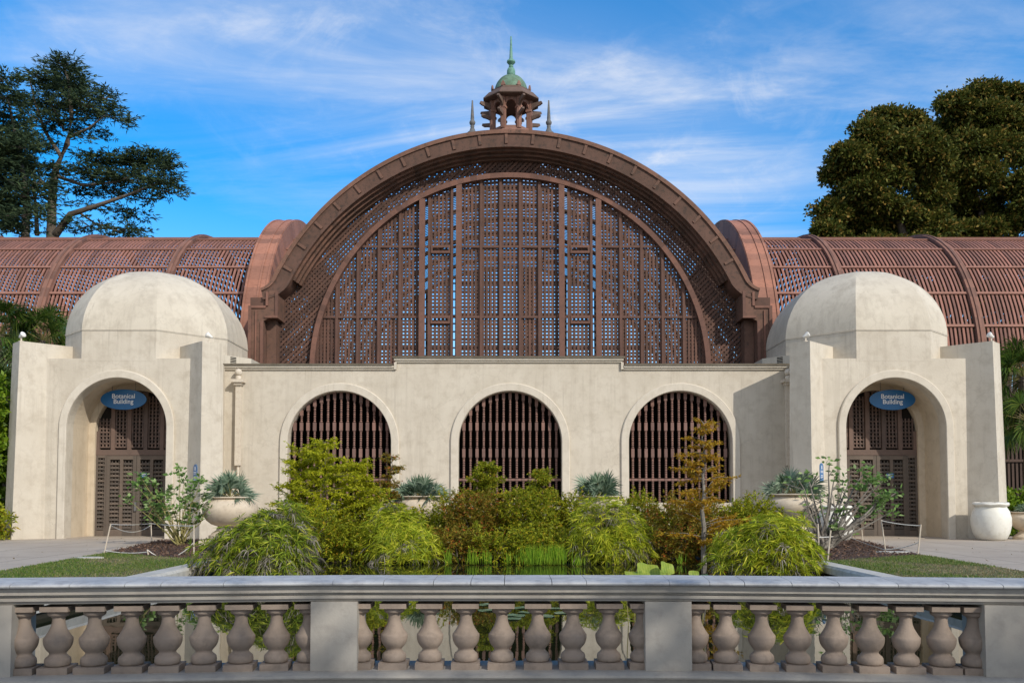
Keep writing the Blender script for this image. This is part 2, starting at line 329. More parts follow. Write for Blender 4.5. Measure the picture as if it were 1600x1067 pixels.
# ------------------------------------------------------------------ ground and water
ZW = -0.15
def sheet(name, polys, z, mat, thick=0.0):
    b = MB()
    for p in polys:
        p = [(q[0], q[1]) for q in p]
        n = len(p)
        if thick: b.prism([Vector((x, y, z-thick)) for x, y in p], (0,0,thick))
        else: b.add([(x, y, z) for x, y in p], [tuple(range(n))])
    return tag(b.build(name, mat), kind='structure')
PX0, PX1, PY0, PY1 = -6.5, 6.7, -28.6, -10.6     # pool basin
m, t, b = base_mat('ground_soil')
t.links.new(ramp(t, noise(t, 0.5, 6, 0.6, coord='World'), [(0.3,(.05,.04,.025)), (0.7,(.09,.075,.045))]), b.inputs['Base Color']); b.inputs['Roughness'].default_value = 0.95
bump(t, b, noise(t, 12, 5, coord='World'), 0.4, 0.03)
MAT['ground'] = m
BIG = 1500
sheet('ground', [[(-BIG,-BIG),(BIG,-BIG),(BIG,PY0-0.3),(-BIG,PY0-0.3)], [(-BIG,PY0-0.3),(PX0-0.3,PY0-0.3),(PX0-0.3,PY1+.3),(-BIG,PY1+.3)],
                 [(PX1+0.3,PY0-0.3),(BIG,PY0-0.3),(BIG,PY1+.3),(PX1+0.3,PY1+.3)], [(-BIG,PY1+.3),(BIG,PY1+.3),(BIG,BIG),(-BIG,BIG)]], 0.0, MAT['ground'])
# paving
m, t, b = base_mat('paving_concrete')
c = ramp(t, noise(t, 0.35, 5, 0.6, coord='World'), [(0.3,(.36,.30,.24)), (0.7,(.43,.37,.30))])
c = mixc(t, ramp(t, noise(t, 3.0, 7, 0.7, coord='World'), [(0.5,(0,0,0)),(0.8,(.7,.7,.7))]), c, (.27,.235,.20))
br = node(t, 'ShaderNodeTexBrick', Scale=1.0); br.offset = 0.0
br.inputs['Mortar Size'].default_value = 0.02; br.inputs['Brick Width'].default_value = 2.4; br.inputs['Row Height'].default_value = 2.4
g = t.nodes.new('ShaderNodeNewGeometry'); t.links.new(g.outputs['Position'], br.inputs['Vector'])
c = mixc(t, br.outputs['Fac'], c, (.13,.11,.09)); t.links.new(c, b.inputs['Base Color']); b.inputs['Roughness'].default_value = 0.85
bump(t, b, noise(t, 40, 4, coord='World'), 0.2, 0.005)
MAT['paving'] = m
gl = lambda px, py: gnd(px, py, 0.0)
LE = [gl(0,893), gl(166,864)]; RE = [gl(1600,893), gl(1440,867)]
sheet('path', [[(-24,-8.6),(-6.9,-8.6),(-6.9,-6.2),(6.9,-6.2),(6.9,-8.6),(24,-8.6),(24,2.5),(-24,2.5)],
               [(-24,-8.6),(-24,-29),(LE[0].x-.2,-29),(LE[0].x,LE[0].y),(LE[1].x,LE[1].y),(LE[1].x,-8.6)],
               [(24,-8.6),(RE[1].x,-8.6),(RE[1].x,RE[1].y),(RE[0].x,RE[0].y),(RE[0].x+.2,-29),(24,-29)]], 0.008, MAT['paving'])
sheet('terrace', [[(-40,-60),(40,-60),(40,-29.05),(-40,-29.05)]], 0.012, MAT['paving'])
# lawns
m, t, b = base_mat('lawn_turf')
c = ramp(t, noise(t, 0.55, 5, 0.65, coord='World'), [(0.38,(.06,.10,.015)), (0.55,(.10,.135,.025)), (0.66,(.22,.185,.085))])
c = mixc(t, noise(t, 35, 4, 0.7, coord='World'), c, (.10,.085,.035)); t.links.new(c, b.inputs['Base Color']); b.inputs['Roughness'].default_value = 0.95
bump(t, b, noise(t, 60, 4, coord='World'), 0.5, 0.02); MAT['lawn'] = m
ML = [gl(166,864), gl(247,845), gl(345,841), gl(345,877)]
MR = [gl(1440,867), gl(1335,842), gl(1235,838), gl(1235,880)]
lawnL = [(LE[0].x-.3,-28.9),(PX0-.4,-28.9),(PX0-.4,ML[3].y),(ML[3].x,ML[3].y),(ML[0].x,ML[0].y),(LE[0].x,LE[0].y)]
lawnR = [(RE[0].x+.3,-28.9),(RE[0].x,RE[0].y),(MR[0].x,MR[0].y),(MR[3].x,MR[3].y),(PX1+.4,MR[3].y),(PX1+.4,-28.9)]
sheet('lawn', [lawnL, lawnR], 0.014, MAT['lawn'])
m, t, b = base_mat('mulch')
c = ramp(t, noise(t, 14, 8, 0.75, coord='World'), [(0.35,(.028,.016,.011)), (0.6,(.085,.045,.03)), (0.75,(.16,.095,.065))]); t.links.new(c, b.inputs['Base Color']); b.inputs['Roughness'].default_value = 0.95
bump(t, b, noise(t, 22, 8, 0.75, coord='World'), 0.8, 0.05); MAT['mulch'] = m
sheet('mulch_bed', [[(p.x,p.y) for p in ML], [(p.x,p.y) for p in MR], [(PX0-.4,-8.6),(PX0-.4,-10.6),(PX1+.4,-10.6),(PX1+.4,-8.6),(6.9,-6.2),(-6.9,-6.2)]], 0.02, MAT['mulch'])
# basin, curb, water
bm = MB()
bm.box(PX0-.3,PX0,PY0-.3,PY1+.3,-1.2,0.0); bm.box(PX1,PX1+.3,PY0-.3,PY1+.3,-1.2,0.0); bm.box(PX0,PX1,PY1,PY1+.3,-1.2,0.0); bm.box(PX0-.3,PX1+.3,PY0-.3,PY1+.3,-1.3,-1.2)
tag(bm.build('pool_basin', MAT['soil']), kind='structure')
bm = MB()
for x0, x1 in ((PX0-.42, PX0+.04), (PX1-.04, PX1+.42)):
    pr = [(x0,0.0),(x0,.07),(x0+.05,.12),(x1-.05,.12),(x1,.07),(x1,-.05),(x0,-.05)]
    y = -28.45
    while y < PY1:
        y2 = min(y+2.4, PY1)
        bm.prism([Vector((p[0], y+.006, p[1])) for p in pr], (0, y2-y-.012, 0)); y = y2
tag(bm.build('pool_curb', MAT['curb']), kind='structure')
m, t, b = base_mat('pond_water')
b.inputs['Base Color'].default_value = (.012,.014,.006,1); b.inputs['Roughness'].default_value = 0.015; b.inputs['IOR'].default_value = 1.40
b.inputs['Specular IOR Level'].default_value = 0.75
bump(t, b, noise(t, 1.1, 3, 0.5, (1,.5,1), coord='World'), 0.10, 0.03); MAT['water'] = m
tag(MB().build('water', MAT['water']), kind='structure') if False else None
bm = MB(); bm.add([(PX0,PY0-.2,ZW),(PX1,PY0-.2,ZW),(PX1,PY1,ZW),(PX0,PY1,ZW)], [(0,1,2,3)])
tag(bm.build('water', MAT['water']), kind='structure')
# earth bank the water plants grow in
bm = MB(); bk = [(-6.4,-11.6),(-4.2,-12.0),(-2.5,-11.9),(0,-11.7),(2.6,-12.0),(4.4,-11.8),(6.6,-11.7)]
for i in range(len(bk)-1):
    (xa,ya),(xb,yb) = bk[i], bk[i+1]
    bm.add([(xa,ya+.1,ZW-.3),(xb,yb+.1,ZW-.3),(xb,yb+.4,ZW+.03),(xa,ya+.4,ZW+.03),(xb,PY1+.4,.06),(xa,PY1+.4,.06)], [(0,1,2,3),(3,2,4,5)])
tag(bm.build('planted_bank', MAT['soil']), kind='structure')

# ------------------------------------------------------------------ the building
B = thing('botanical_building', (0,0,0), 'long botanical building of red wooden lath with cream stucco front, two domes and great arch', 'building')
YF = 3.0; YL = 4.05                     # planes of the fascia and of the arch lattice
fa = at(797,204.5,YF); fb = at(466,371,YF)
hh = fa.z-fb.z; FR = (hh*hh + (fb.x)**2)/(2*hh); FZ = fa.z-FR            # outer fascia circle
k36 = (fa.x+0 if False else 1.0)
FI = FR - (at(797,204.5,YF).z - at(797,229.5,YF).z)                        # inner radius of the fascia
ia = at(797,277,YL); ib = at(490,566,YL)
hh = ia.z-ib.z; IR = (hh*hh + ib.x**2)/(2*hh); IZ = ia.z-IR                # inner lattice circle
print('FASCIA', FR, FI, FZ, 'INNER', IR, IZ)
def arcpt(r, zc, th, y): return Vector((r*math.cos(th), y, zc + r*math.sin(th)))
def ring(mb, r0, r1, zc, y0, y1, t0, t1, n):
    for i in range(n):
        a = t0+(t1-t0)*i/n; c = t0+(t1-t0)*(i+1)/n
        q = [arcpt(r0,zc,a,y0), arcpt(r1,zc,a,y0), arcpt(r1,zc,c,y0), arcpt(r0,zc,c,y0)]
        p = [v + Vector((0,y1-y0,0)) for v in q]
        mb.add(q+p, [(0,1,2,3),(4,7,6,5),(1,5,6,2),(0,3,7,4)] + ([(0,4,5,1)] if i == 0 else []) + ([(3,2,6,7)] if i == n-1 else []))
def X36(px, Y=YF): return (px-797)*((Y+35.0)/F)
# arch fascia: band following the arc, flaring out at both feet, then shouldered piers
def band(off0, off1, n=56):
    """two edges (lists of (x,z)) of the fascia band between radial fractions off0..off1 (0 inner edge, 1 outer)"""
    rc = (FR+FI)/2; hw = (FR-FI)/2; pts = []
    a0 = R(25.5)
    for i in range(n+1):
        th = a0 + (math.pi/2-a0)*i/n
        pts.append((rc*math.cos(th), FZ+rc*math.sin(th), math.cos(th), math.sin(th), hw))
    # flare: continue from the low end outwards
    x, z = pts[0][0], pts[0][1]; th = a0; ext = []
    tang = math.pi/2 + th + math.pi       # heading downwards along the arc
    ang = th - math.pi/2                   # direction of travel
    for k in range(1, 9):
        ang += R(6.5); x += math.cos(ang)*0.13; z += math.sin(ang)*0.13
        nx, nz = -math.sin(ang), math.cos(ang)
        ext.append((x, z, nx, nz, hw*(1-0.045*k)))
    allp = list(reversed(ext)) + pts
    e0 = [(p[0]+p[2]*p[4]*(2*off0-1), p[1]+p[3]*p[4]*(2*off0-1)) for p in allp]
    e1 = [(p[0]+p[2]*p[4]*(2*off1-1), p[1]+p[3]*p[4]*(2*off1-1)) for p in allp]
    return e0, e1
def band_solid(mb, off0, off1, y0, y1):
    e0, e1 = band(off0, off1)
    e0 = e0 + [(-x, z) for x, z in reversed(e0[:-1])]; e1 = e1 + [(-x, z) for x, z in reversed(e1[:-1])]
    n = len(e0); vs = []
    for y in (y0, y1):
        for (a, c), (d, e) in zip(e0, e1): vs += [(a, y, c), (d, y, e)]
    o = 2*n; fs = []
    for i in range(n-1):
        a = 2*i; fs += [(a, a+1, a+3, a+2), (o+a, o+a+2, o+a+3, o+a+1), (a+1, o+a+1, o+a+3, a+3), (a, a+2, o+a+2, o+a)]
    fs += [(0, o, o+1, 1), (o-2, o-1, 2*o-1, 2*o-2)]
    mb.add(vs, fs)
mb = MB(); band_solid(mb, 0.0, 1.0, YF, YL+.3)
fascia = mb.build('arch_fascia', MAT['fascia'], B, smooth=40)
mb = MB(); band_solid(mb, 0.82, 1.03, YF-.07, YF-.003); band_solid(mb, 1.0, 1.09, YF-.02, YF+.9); mb.build('edge_moulding', MAT['fascia'], fascia, smooth=40)
mb = MB(); band_solid(mb, -0.02, 0.13, YF-.05, YF-.003); mb.build('edge_moulding', MAT['fascia'], fascia, smooth=40)
step = R(6.05)
rnd = random.Random(3)
for i in range(-10, 11):
    th = math.pi/2 + i*step + R(0.9)
    mb = MB(); a = arcpt(FI+.14, FZ, th, YF-.03); c = arcpt(FR-.16, FZ, th, YF-.03); mb.bar(a, c, .12, .054); mb.build('fascia_cleat', MAT['fascia'], fascia)
# shouldered piers at the feet of the arch
def zpx(py, Y=YF): return at(797, py, Y).z
for sgn in (-1, 1):
    xo, xi, xm0, xm1 = X36(384.6), X36(408.5), X36(412), X36(431)
    zb, z1, z2, z3 = zpx(580), zpx(478), zpx(497), zpx(455)
    poly = [(xo,zb),(xi,zb),(xi,z2-.12),(xi+.25,z2),(xm1,z2),(xm1,z3),(xm0+.12,z3+.02),(xm0,z1),(xo,z1)]
    poly = [Vector((x*(-sgn), YF-.02, z)) for x, z in poly]
    mb = MB(); mb.prism(poly, (0, YL-YF+.6, 0)); pier = mb.build('arch_pier', MAT['fascia'], B)
    mb = MB(); f = lambda x0, x1, za, zc_2: mb.box(min(-sgn*x0,-sgn*x1), max(-sgn*x0,-sgn*x1), YF-.075, YF-.023, za, zc_2)
    f(xo, xo+.13, zb, z1); f(xi-.13, xi, zb, z2-.15); f(xo+.13, xm0, z1-.10, z1); f(xm0, xm0+.1, z1, z3-.04); f(xm1-.12, xm1, z2+.10, z3-.02); f(xi+.05, xm1, z2, z2+.098); f(xo+.3, xo+.36, zb, z1-.2)
    mb.build('pier_moulding', MAT['ringwood'], pier)
    mb = MB(); mb.box(min(sgn*-X36(386),sgn*-X36(413)), max(sgn*-X36(386),sgn*-X36(413)), YF+.1, YF+.9, z1+.002, zpx(464)); mb.build('pier_block', MAT['lattice'], pier)
# stepped mouldings under the arch
for k_, (dr, ya_, yb_) in enumerate(((.10, YF+.22, YF+.42), (.19, YF+.50, YF+.70), (.27, YF+.78, YL-.05))):
    mb = MB(); ring(mb, FI-dr, FI+.05, FZ, ya_, yb_, R(27), R(153), 80); mb.build('soffit_moulding', MAT['fascia'], fascia, smooth=40)
for sgn in (-1, 1):
    mb = MB(); xa_, xb_ = sorted((-sgn*X36(409), -sgn*X36(424))); mb.box(xa_, xb_, YF+.45, YL+.5, zpx(580), zpx(497)-.01); mb.build('pier_return', MAT['fascia'], B)
# inner moulding ring
mb = MB(); ring(mb, IR-.10, IR+.12, IZ, YL-.26, YL+.06, R(-4), R(184), 96); mb.build('arch_moulding', MAT['ringwood'], B, smooth=40)
ZB = 6.25
def seg_inside(fn, a, d, n):
    """sample along a + d*i, yield (start, end) runs inside fn"""
    run = None
    for i in range(n+1):
        p = a + d*i
        if fn(p):
            if run is None: run = p
            last = p
        elif run is not None:
            yield run, last; run = None
    if run is not None: yield run, last
# diagonal lattice in the band
RO = FI - 0.02
def inband(p): return p.z > ZB and (p.x**2 + (p.z-IZ)**2) > IR**2 and abs(p.x) < 10.75 and (p.x**2 + (p.z-FZ)**2 < (FI+.22)**2 or p.z < FZ + FI*math.sin(R(22)))
for k, (dx, y) in enumerate(((1, YL), (-1, YL+.045))):
    mb = MB(); d = Vector((dx, 0, 1)).normalized(); nrm = Vector((d.z, 0, -d.x)); pitch = .158
    for i in range(-110, 111):
        o = Vector((0, y, FZ+3)) + nrm*(i*pitch)
        for a, c in seg_inside(inband, o - d*16, d*0.06, 533):
            if (c-a).length > .12: mb.bar(a, c, .096, .04)
    mb.build('diagonal_lattice', MAT['lattice'], B)
# square lattice panels between the mullions
half = [0, 15.5, 46, 81, 92, 128, 139, 174, 207, 240, 273, 306]
def xs(o): return o*(YL+35)/F
edges = sorted({s*o for o in half for s in (-1, 1)} - {0})
zrow = [ZB, at(797,495.6,YL).z, at(797,386,YL).z, IZ+IR]
pitch = .158
for e0, e1 in zip(edges[:-1], edges[1:]):
    if e1-e0 > 40 and False: continue
    x0, x1 = xs(e0), xs(e1); gap = (e1-e0) < 13
    mb = MB(); n = max(1, round((x1-x0)/pitch))
    top = lambda x: IZ + math.sqrt(max(0, (IR-.08)**2 - x*x))
    if gap:
        continue
    for i in range(n):
        x = x0 + (i+.5)*(x1-x0)/n; zt = top(x)
        if zt > ZB+.1: mb.box(x-.046, x+.046, YL, YL+.03, ZB, zt)
    zz = ZB + .02
    xm = (abs(x0), abs(x1)); zmax = top(0 if x0 < 0 < x1 else min(xm))
    while zz < zmax-.05:
        lim = math.sqrt(max(0, (IR-.08)**2-(zz-IZ)**2)) if zz > IZ else IR
        a, c = max(x0, -lim), min(x1, lim)
        if c-a > .08: mb.box(a, c, YL+.033, YL+.063, zz-.045, zz+.045)
        zz += pitch
    mb.build('lattice_panel', MAT['lattice'], B)
for o in edges:
    if abs(o) > 300: continue
    x = xs(o); bigm = abs(o) in (81, 139); wd = .125 if bigm else .055; pr = .24 if bigm else .09
    zt = IZ + math.sqrt((IR-.05)**2 - (abs(x)+wd)**2 if abs(x)+wd < IR else 0)
    mb = MB(); mb.box(x-wd, x+wd, YL-pr, YL-.003, ZB, zt); mb.build('heavy_mullion' if bigm else 'mullion', MAT['mullion'] if not bigm else MAT['ringwood'], B)
for z in zrow[1:3]:
    lim = math.sqrt((IR-.1)**2-(z-IZ)**2)
    mb = MB(); mb.box(-lim, lim, YL-.07, YL-.006, z-.05, z+.05)
    mb.build('transom_bar', MAT['mullion'], B)
# sliding panel frames between the heavy mullions
for sgn in (-1, 1):
    x0, x1 = sorted((sgn*xs(94), sgn*xs(126)))
    for z in (zrow[1], zrow[2]):
        mb = MB(); mb.box(x0+.02, x0+.10, YL-.12, YL-.072, z-.20, z-.06); mb.box(x1-.10, x1-.02, YL-.12, YL-.072, z-.20, z-.06)
        mb.box(x0+.02, x1-.02, YL-.12, YL-.072, z-.30, z-.20); mb.box(x0+.02, x1-.02, YL-.12, YL-.072, z-.06, z+.06)
        mb.build('panel_rail', MAT['mullion'], B)

# lath vaults
def vault_laths(name, mat, parent, axis, s0, s1, pitch, wd, tk, Rv, yc, zc, t0, t1, n, skip=None):
    mb = MB(); k = int((s1-s0)/pitch)
    for i in range(k+1):
        s = s0 + i*pitch
        if skip and skip(s): continue
        vs = []
        for j in range(n+1):
            th = t0+(t1-t0)*j/n; c, sn = math.sin(th), math.cos(th)
            for rr, so in ((Rv, -wd/2), (Rv, wd/2), (Rv-tk, wd/2), (Rv-tk, -wd/2)):
                if axis == 'x': vs.append((s+so, yc - rr*c, zc + rr*sn))
                else: vs.append((-rr*c, s+so, zc + rr*sn))
        mb.add(vs, [(4*j+q, 4*j+(q+1)%4, 4*j+4+(q+1)%4, 4*j+4+q) for j in range(n) for q in range(4)])
    return mb.build(name, mat, parent)
RV = FR-.30
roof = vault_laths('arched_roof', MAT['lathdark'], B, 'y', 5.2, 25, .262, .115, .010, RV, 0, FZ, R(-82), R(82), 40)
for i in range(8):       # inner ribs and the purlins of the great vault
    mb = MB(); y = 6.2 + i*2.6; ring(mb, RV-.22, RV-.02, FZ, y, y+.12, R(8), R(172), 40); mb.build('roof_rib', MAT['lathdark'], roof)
for i in range(-7, 8):
    th = R(11*i+90); mb = MB(); p = arcpt(RV+.03, FZ, th, 5.1); q = arcpt(RV+.03, FZ, th, 25.1); mb.bar(p, q, .10, .06, (math.cos(th),0,math.sin(th))); mb.build('roof_purlin', MAT['lath'], roof)
mb = MB()                 # far gable of the vault
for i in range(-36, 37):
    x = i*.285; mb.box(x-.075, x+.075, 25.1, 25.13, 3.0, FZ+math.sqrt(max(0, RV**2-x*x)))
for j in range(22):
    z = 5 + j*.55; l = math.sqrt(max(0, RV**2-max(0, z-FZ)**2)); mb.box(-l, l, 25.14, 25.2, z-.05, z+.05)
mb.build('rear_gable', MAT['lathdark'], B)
WR, WY, WZ = 8.05, 14.0, 7.45
PUR = [12.6*k for k in range(-7, 8)]
for sgn in (-1, 1):
    s0, s1 = (11.0, 34.0) if sgn > 0 else (-34.0, -11.0)
    wing = vault_laths('wing_roof', MAT['lath'], B, 'x', s0, s1, .192, .10, .055, WR, WY, WZ, R(-4), R(92), 24)
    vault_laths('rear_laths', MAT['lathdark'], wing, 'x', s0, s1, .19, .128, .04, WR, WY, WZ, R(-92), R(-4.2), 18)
    for a in PUR:
        th = R(a); mb = MB(); rr = WR+.035
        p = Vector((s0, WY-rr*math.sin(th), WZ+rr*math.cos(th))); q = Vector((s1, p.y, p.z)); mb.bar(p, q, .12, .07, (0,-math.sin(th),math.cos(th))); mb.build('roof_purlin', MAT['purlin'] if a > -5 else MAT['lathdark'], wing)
    def xring(mb, r0, r1, xa, xb, t0, t1, n=48):
        for i in range(n):
            a = t0+(t1-t0)*i/n; c = t0+(t1-t0)*(i+1)/n; vs = []
            for x in (xa, xb):
                for r, th in ((r0,a),(r1,a),(r1,c),(r0,c)): vs.append((x, WY-r*math.sin(th), WZ+r*math.cos(th)))
            mb.add(vs, [(0,3,2,1),(4,5,6,7),(1,2,6,5),(0,4,7,3)] + ([(0,1,5,4)] if i == 0 else []) + ([(3,7,6,2)] if i == n-1 else []))
    for xr in ((16.3, 21.9, 27.6, 33.2) if sgn < 0 else (15.7, 21.7, 27.7, 33.4)):
        mb = MB(); xring(mb, WR+.02, WR+.16, sgn*xr-.19, sgn*xr+.19, R(-92), R(92)); xring(mb, WR+.163, WR+.21, sgn*xr-.05, sgn*xr+.05, R(-92), R(92)); mb.build('roof_rib', MAT['rib'], wing, smooth=30)
    # raised end rib beside the great arch
    xa, xb = sorted((sgn*11.15, sgn*12.25))
    mb = MB(); xring(mb, WR-.4, WR+.92, xa, xb, R(-70), R(88), 56); er = mb.build('end_rib', MAT['pink'], B, smooth=30)
    for xx in (xa+.08, xb-.08, (xa+xb)/2+.12):
        mb = MB(); xring(mb, WR+.923, WR+.96, xx-.05, xx+.05, R(-70), R(88), 56); mb.build('rib_batten', MAT['pink'], er, smooth=30)
    # upright lath wall below the wing roof
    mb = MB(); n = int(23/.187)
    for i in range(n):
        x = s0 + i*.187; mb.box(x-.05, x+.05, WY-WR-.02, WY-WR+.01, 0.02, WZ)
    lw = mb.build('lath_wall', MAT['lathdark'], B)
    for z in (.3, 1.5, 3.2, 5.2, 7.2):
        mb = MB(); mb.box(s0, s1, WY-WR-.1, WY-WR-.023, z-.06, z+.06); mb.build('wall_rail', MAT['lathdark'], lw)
    mb = MB(); mb.box(s0, s1, WY-WR+1.6, WY-WR+1.7, 0.02, 6.2); mb.build('shade_screen', MAT['interior'], B)  # near-black sheet gives the wing interior its shade

# stucco loggia front with three arched windows
def arched_wall(mb, x0, x1, z0, ztop, ops, y0, y1, nseg=36, bottom=None):
    """wall between y0 (front) and y1 with arched openings (xc, half width, spring z, sill z)"""
    def face(xa, xb, za, zb_, zc2, zd):   # quad strip from bottom (za, zb_) to top (zc2, zd)
        mb.add([(xa,y0,za),(xb,y0,zb_),(xb,y0,zd),(xa,y0,zc2)], [(0,1,2,3)]); mb.add([(xa,y1,za),(xb,y1,zb_),(xb,y1,zd),(xa,y1,zc2)], [(3,2,1,0)])
    x = x0
    for xc, h, zs, zb in sorted(ops):
        face(x, xc-h, z0, z0, ztop, ztop)
        arc = [(xc - h*math.cos(math.pi*i/nseg), zs + h*math.sin(math.pi*i/nseg)) for i in range(nseg+1)]
        for (xa, za), (xb, zb2) in zip(arc[:-1], arc[1:]):
            face(xa, xb, za, zb2, ztop, ztop)
            mb.add([(xa,y0,za),(xa,y1,za),(xb,y1,zb2),(xb,y0,zb2)], [(0,1,2,3)])
        for xe in (xc-h, xc+h): mb.add([(xe,y0,zb),(xe,y1,zb),(xe,y1,zs),(xe,y0,zs)], [(0,1,2,3)])
        if zb > z0:
            face(xc-h, xc+h, z0, z0, zb, zb); mb.add([(xc-h,y0,zb),(xc+h,y0,zb),(xc+h,y1,zb),(xc-h,y1,zb)], [(0,1,2,3)])
        x = xc+h
    face(x, x1, z0, z0, ztop, ztop)
    mb.add([(x0,y0,ztop),(x1,y0,ztop),(x1,y1,ztop),(x0,y1,ztop)], [(0,1,2,3)])
    for xe in (x0, x1): mb.add([(xe,y0,z0),(xe,y1,z0),(xe,y1,ztop),(xe,y0,ztop)], [(0,1,2,3)])
def arch_trim(mb, xc, h, wd, zs, zb, y0, proj, n=40, bev=.03):
    path = [(xc-h, zb, -1, 0)] + [(xc - h*math.cos(math.pi*i/n), zs + h*math.sin(math.pi*i/n), -math.cos(math.pi*i/n), math.sin(math.pi*i/n)) for i in range(n+1)] + [(xc+h, zb, 1, 0)]
    prof = [(0, 0), (0, -proj+bev*.6), (bev*.6, -proj), (wd-bev, -proj), (wd, -proj+bev), (wd, 0)]
    vs = []; k = len(prof)
    for x, z, nx, nz in path:
        for a, d in prof: vs.append((x+nx*a, y0+d, z+nz*a))
    fs = [(i*k+j, i*k+j+1, (i+1)*k+j+1, (i+1)*k+j) for i in range(len(path)-1) for j in range(k-1)]
    fs += [tuple(range(k)), tuple(range((len(path)-1)*k+k-1, (len(path)-1)*k-1, -1))]
    mb.add(vs, fs)
WINX = [(530-797)/40., 0.0, (1063.5-797)/40.]
WH = 2.02; zwa = at(797,611,0).z; WS = zwa-WH; WB = at(797,775,0).z-.25
ZS = at(797,571.5,0).z; ZC = at(797,560,0).z
mb = MB(); arched_wall(mb, -12.4, 12.4, 0.0, ZS-.10, [(x, WH, WS, WB) for x in WINX], 0.0, 0.55)
front = mb.build('front_wall', MAT['stucco'], B)
xa, xb = (617-797)/40., (973-797)/40.
mb = MB(); mb.box(xa+.06, xb-.06, 0.0, .55, ZS-.097, ZC-.10); mb.build('raised_parapet', MAT['stucco'], front)
mb = MB()
def moulding(x0, x1, zt, ends=0.0):
    mb.box(x0, x1, -.07, .60, zt-.16, zt-.085); mb.box(x0-ends*.5, x1+ends*.5, -.13, .62, zt-.083, zt-.012)
moulding(-12.3, xa-.06, ZS); moulding(xb+.06, 12.3, ZS); moulding(xa, xb, ZC, .1)
mb.box(xa-.05, xa+.05, -.10, .6, ZS-.15, ZC-.165); mb.box(xb-.05, xb+.05, -.10, .6, ZS-.15, ZC-.165)
mb.build('cornice', MAT['trim'], front)
mb = MB(); mb.box(-12.3, xa-.10, -.17, .66, ZS-.010, ZS+.065); mb.box(xb+.10, 12.3, -.17, .66, ZS-.010, ZS+.065); mb.box(xa-.10, xb+.10, -.17, .66, ZC-.010, ZC+.065)
mb.build('parapet_cap', MAT['cap'], front)
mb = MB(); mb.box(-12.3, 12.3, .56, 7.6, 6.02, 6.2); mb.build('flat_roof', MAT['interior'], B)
mb = MB(); mb.box(-12.3, 12.3, 7.5, 7.6, 0.05, 6.2); mb.box(-12.3,-12.2,.6,7.5,0.05,6.0); mb.box(12.2,12.3,.6,7.5,0.05,6.0); mb.box(-12.2, 12.2, .6, 7.5, 0.03, 0.05); mb.build('shade_screen', MAT['interior'], B)  # near-black enclosure added so the windows look into darkness
# windows: trim plus sixteen turned spindles and a rail
ZR = at(797,749,0).z
def spindle_profile(zb, zt):
    """turned spindle: square blocks joined by strings of beads"""
    mb = MB(); r = .048
    blocks = [(at(797,672,0).z, at(797,659,0).z), (at(797,714,0).z, at(797,700,0).z), (ZR-.05, ZR+.05)]
    stops = [zb] + [z for bz in sorted(blocks) for z in bz] + [max(zt, blocks[0][1]+.01)]
    for a, c in sorted(blocks):
        if a < zt: mb.box(-.06, .06, -.06, .06, a, min(c, zt))
    def beads(a, c):
        n = max(1, round((c-a)/.088)); prof = []
        for i in range(n):
            for f, rr in ((0.03,.024),(.22,.043),(.5,.053),(.78,.043),(.97,.024)): prof.append((rr, a+(c-a)*(i+f)/n))
        mb.lathe(prof, n=10)
    sb = sorted(blocks); beads(zb, sb[0][0]); beads(sb[0][1], sb[1][0])
    beads(sb[1][1], min(sb[2][0], zt))
    if zt > sb[2][1]:
        rest = zt - sb[2][1]; blk = min(.30, rest*.45)
        if rest - blk > .08: beads(sb[2][1], zt-blk)
        mb.box(-.06, .06, -.06, .06, zt-blk, zt)
    return mb
for wi, x in enumerate(WINX):
    mb = MB(); arch_trim(mb, x, WH+.003, .31, WS, WB-.3, 0.0, .09); win = mb.build('window', MAT['trim'], B, smooth=35)
    for i in range(15):
        off = -WH + (i+.75)*(2*WH)/15.5
        zt = WS + math.sqrt(max(.02, WH**2-off**2)) + .02
        ob = spindle_profile(WB, zt).build('spindle', MAT['spindle'], win, smooth=40)
        ob.location = (x+off, .30, 0)
    mb = MB(); mb.box(x-WH, x+WH, .26, .34, ZR-.045, ZR+.045); mb.build('window_rail', MAT['spindle'], win)
# downspouts
for px in (372.5, 1231.5):
    p = at(px, 650, -.12); mb = MB(); zt = at(px,602,-.12).z; zb = at(px,727,-.12).z
    mb.box(p.x-.10, p.x+.10, -.22, -.01, zb, zt); 
    dn = mb.build('downspout', MAT['pipe'], B)
    mb = MB(); mb.box(p.x-.15, p.x+.15, -.30, -.003, zt, zt+.10); mb.box(p.x-.24, p.x+.24, -.38, -.003, zt+.10, zt+.22); mb.build('hopper', MAT['pipe'], dn)
    mb = MB(); mb.lathe([(.10,zt+.22),(.12,zt+.30),(.10,zt+.36)], (p.x,-.19,0), 16); mb.lathe([(.02,zt+.36)]+[(.145*math.sin(a), zt+.5-.145*math.cos(a)) for a in [R(k) for k in range(20,180,20)]]+[(.005,zt+.645)], (p.x,-.19,0), 16); mb.build('ball_finial', MAT['pipe'], dn, smooth=40)
    mb = MB(); mb.tube([(p.x,-.1,zb+.02),(p.x,-.1,0.02)], .05, 10); mb.build('lower_pipe', MAT['pipe'], dn, smooth=40)

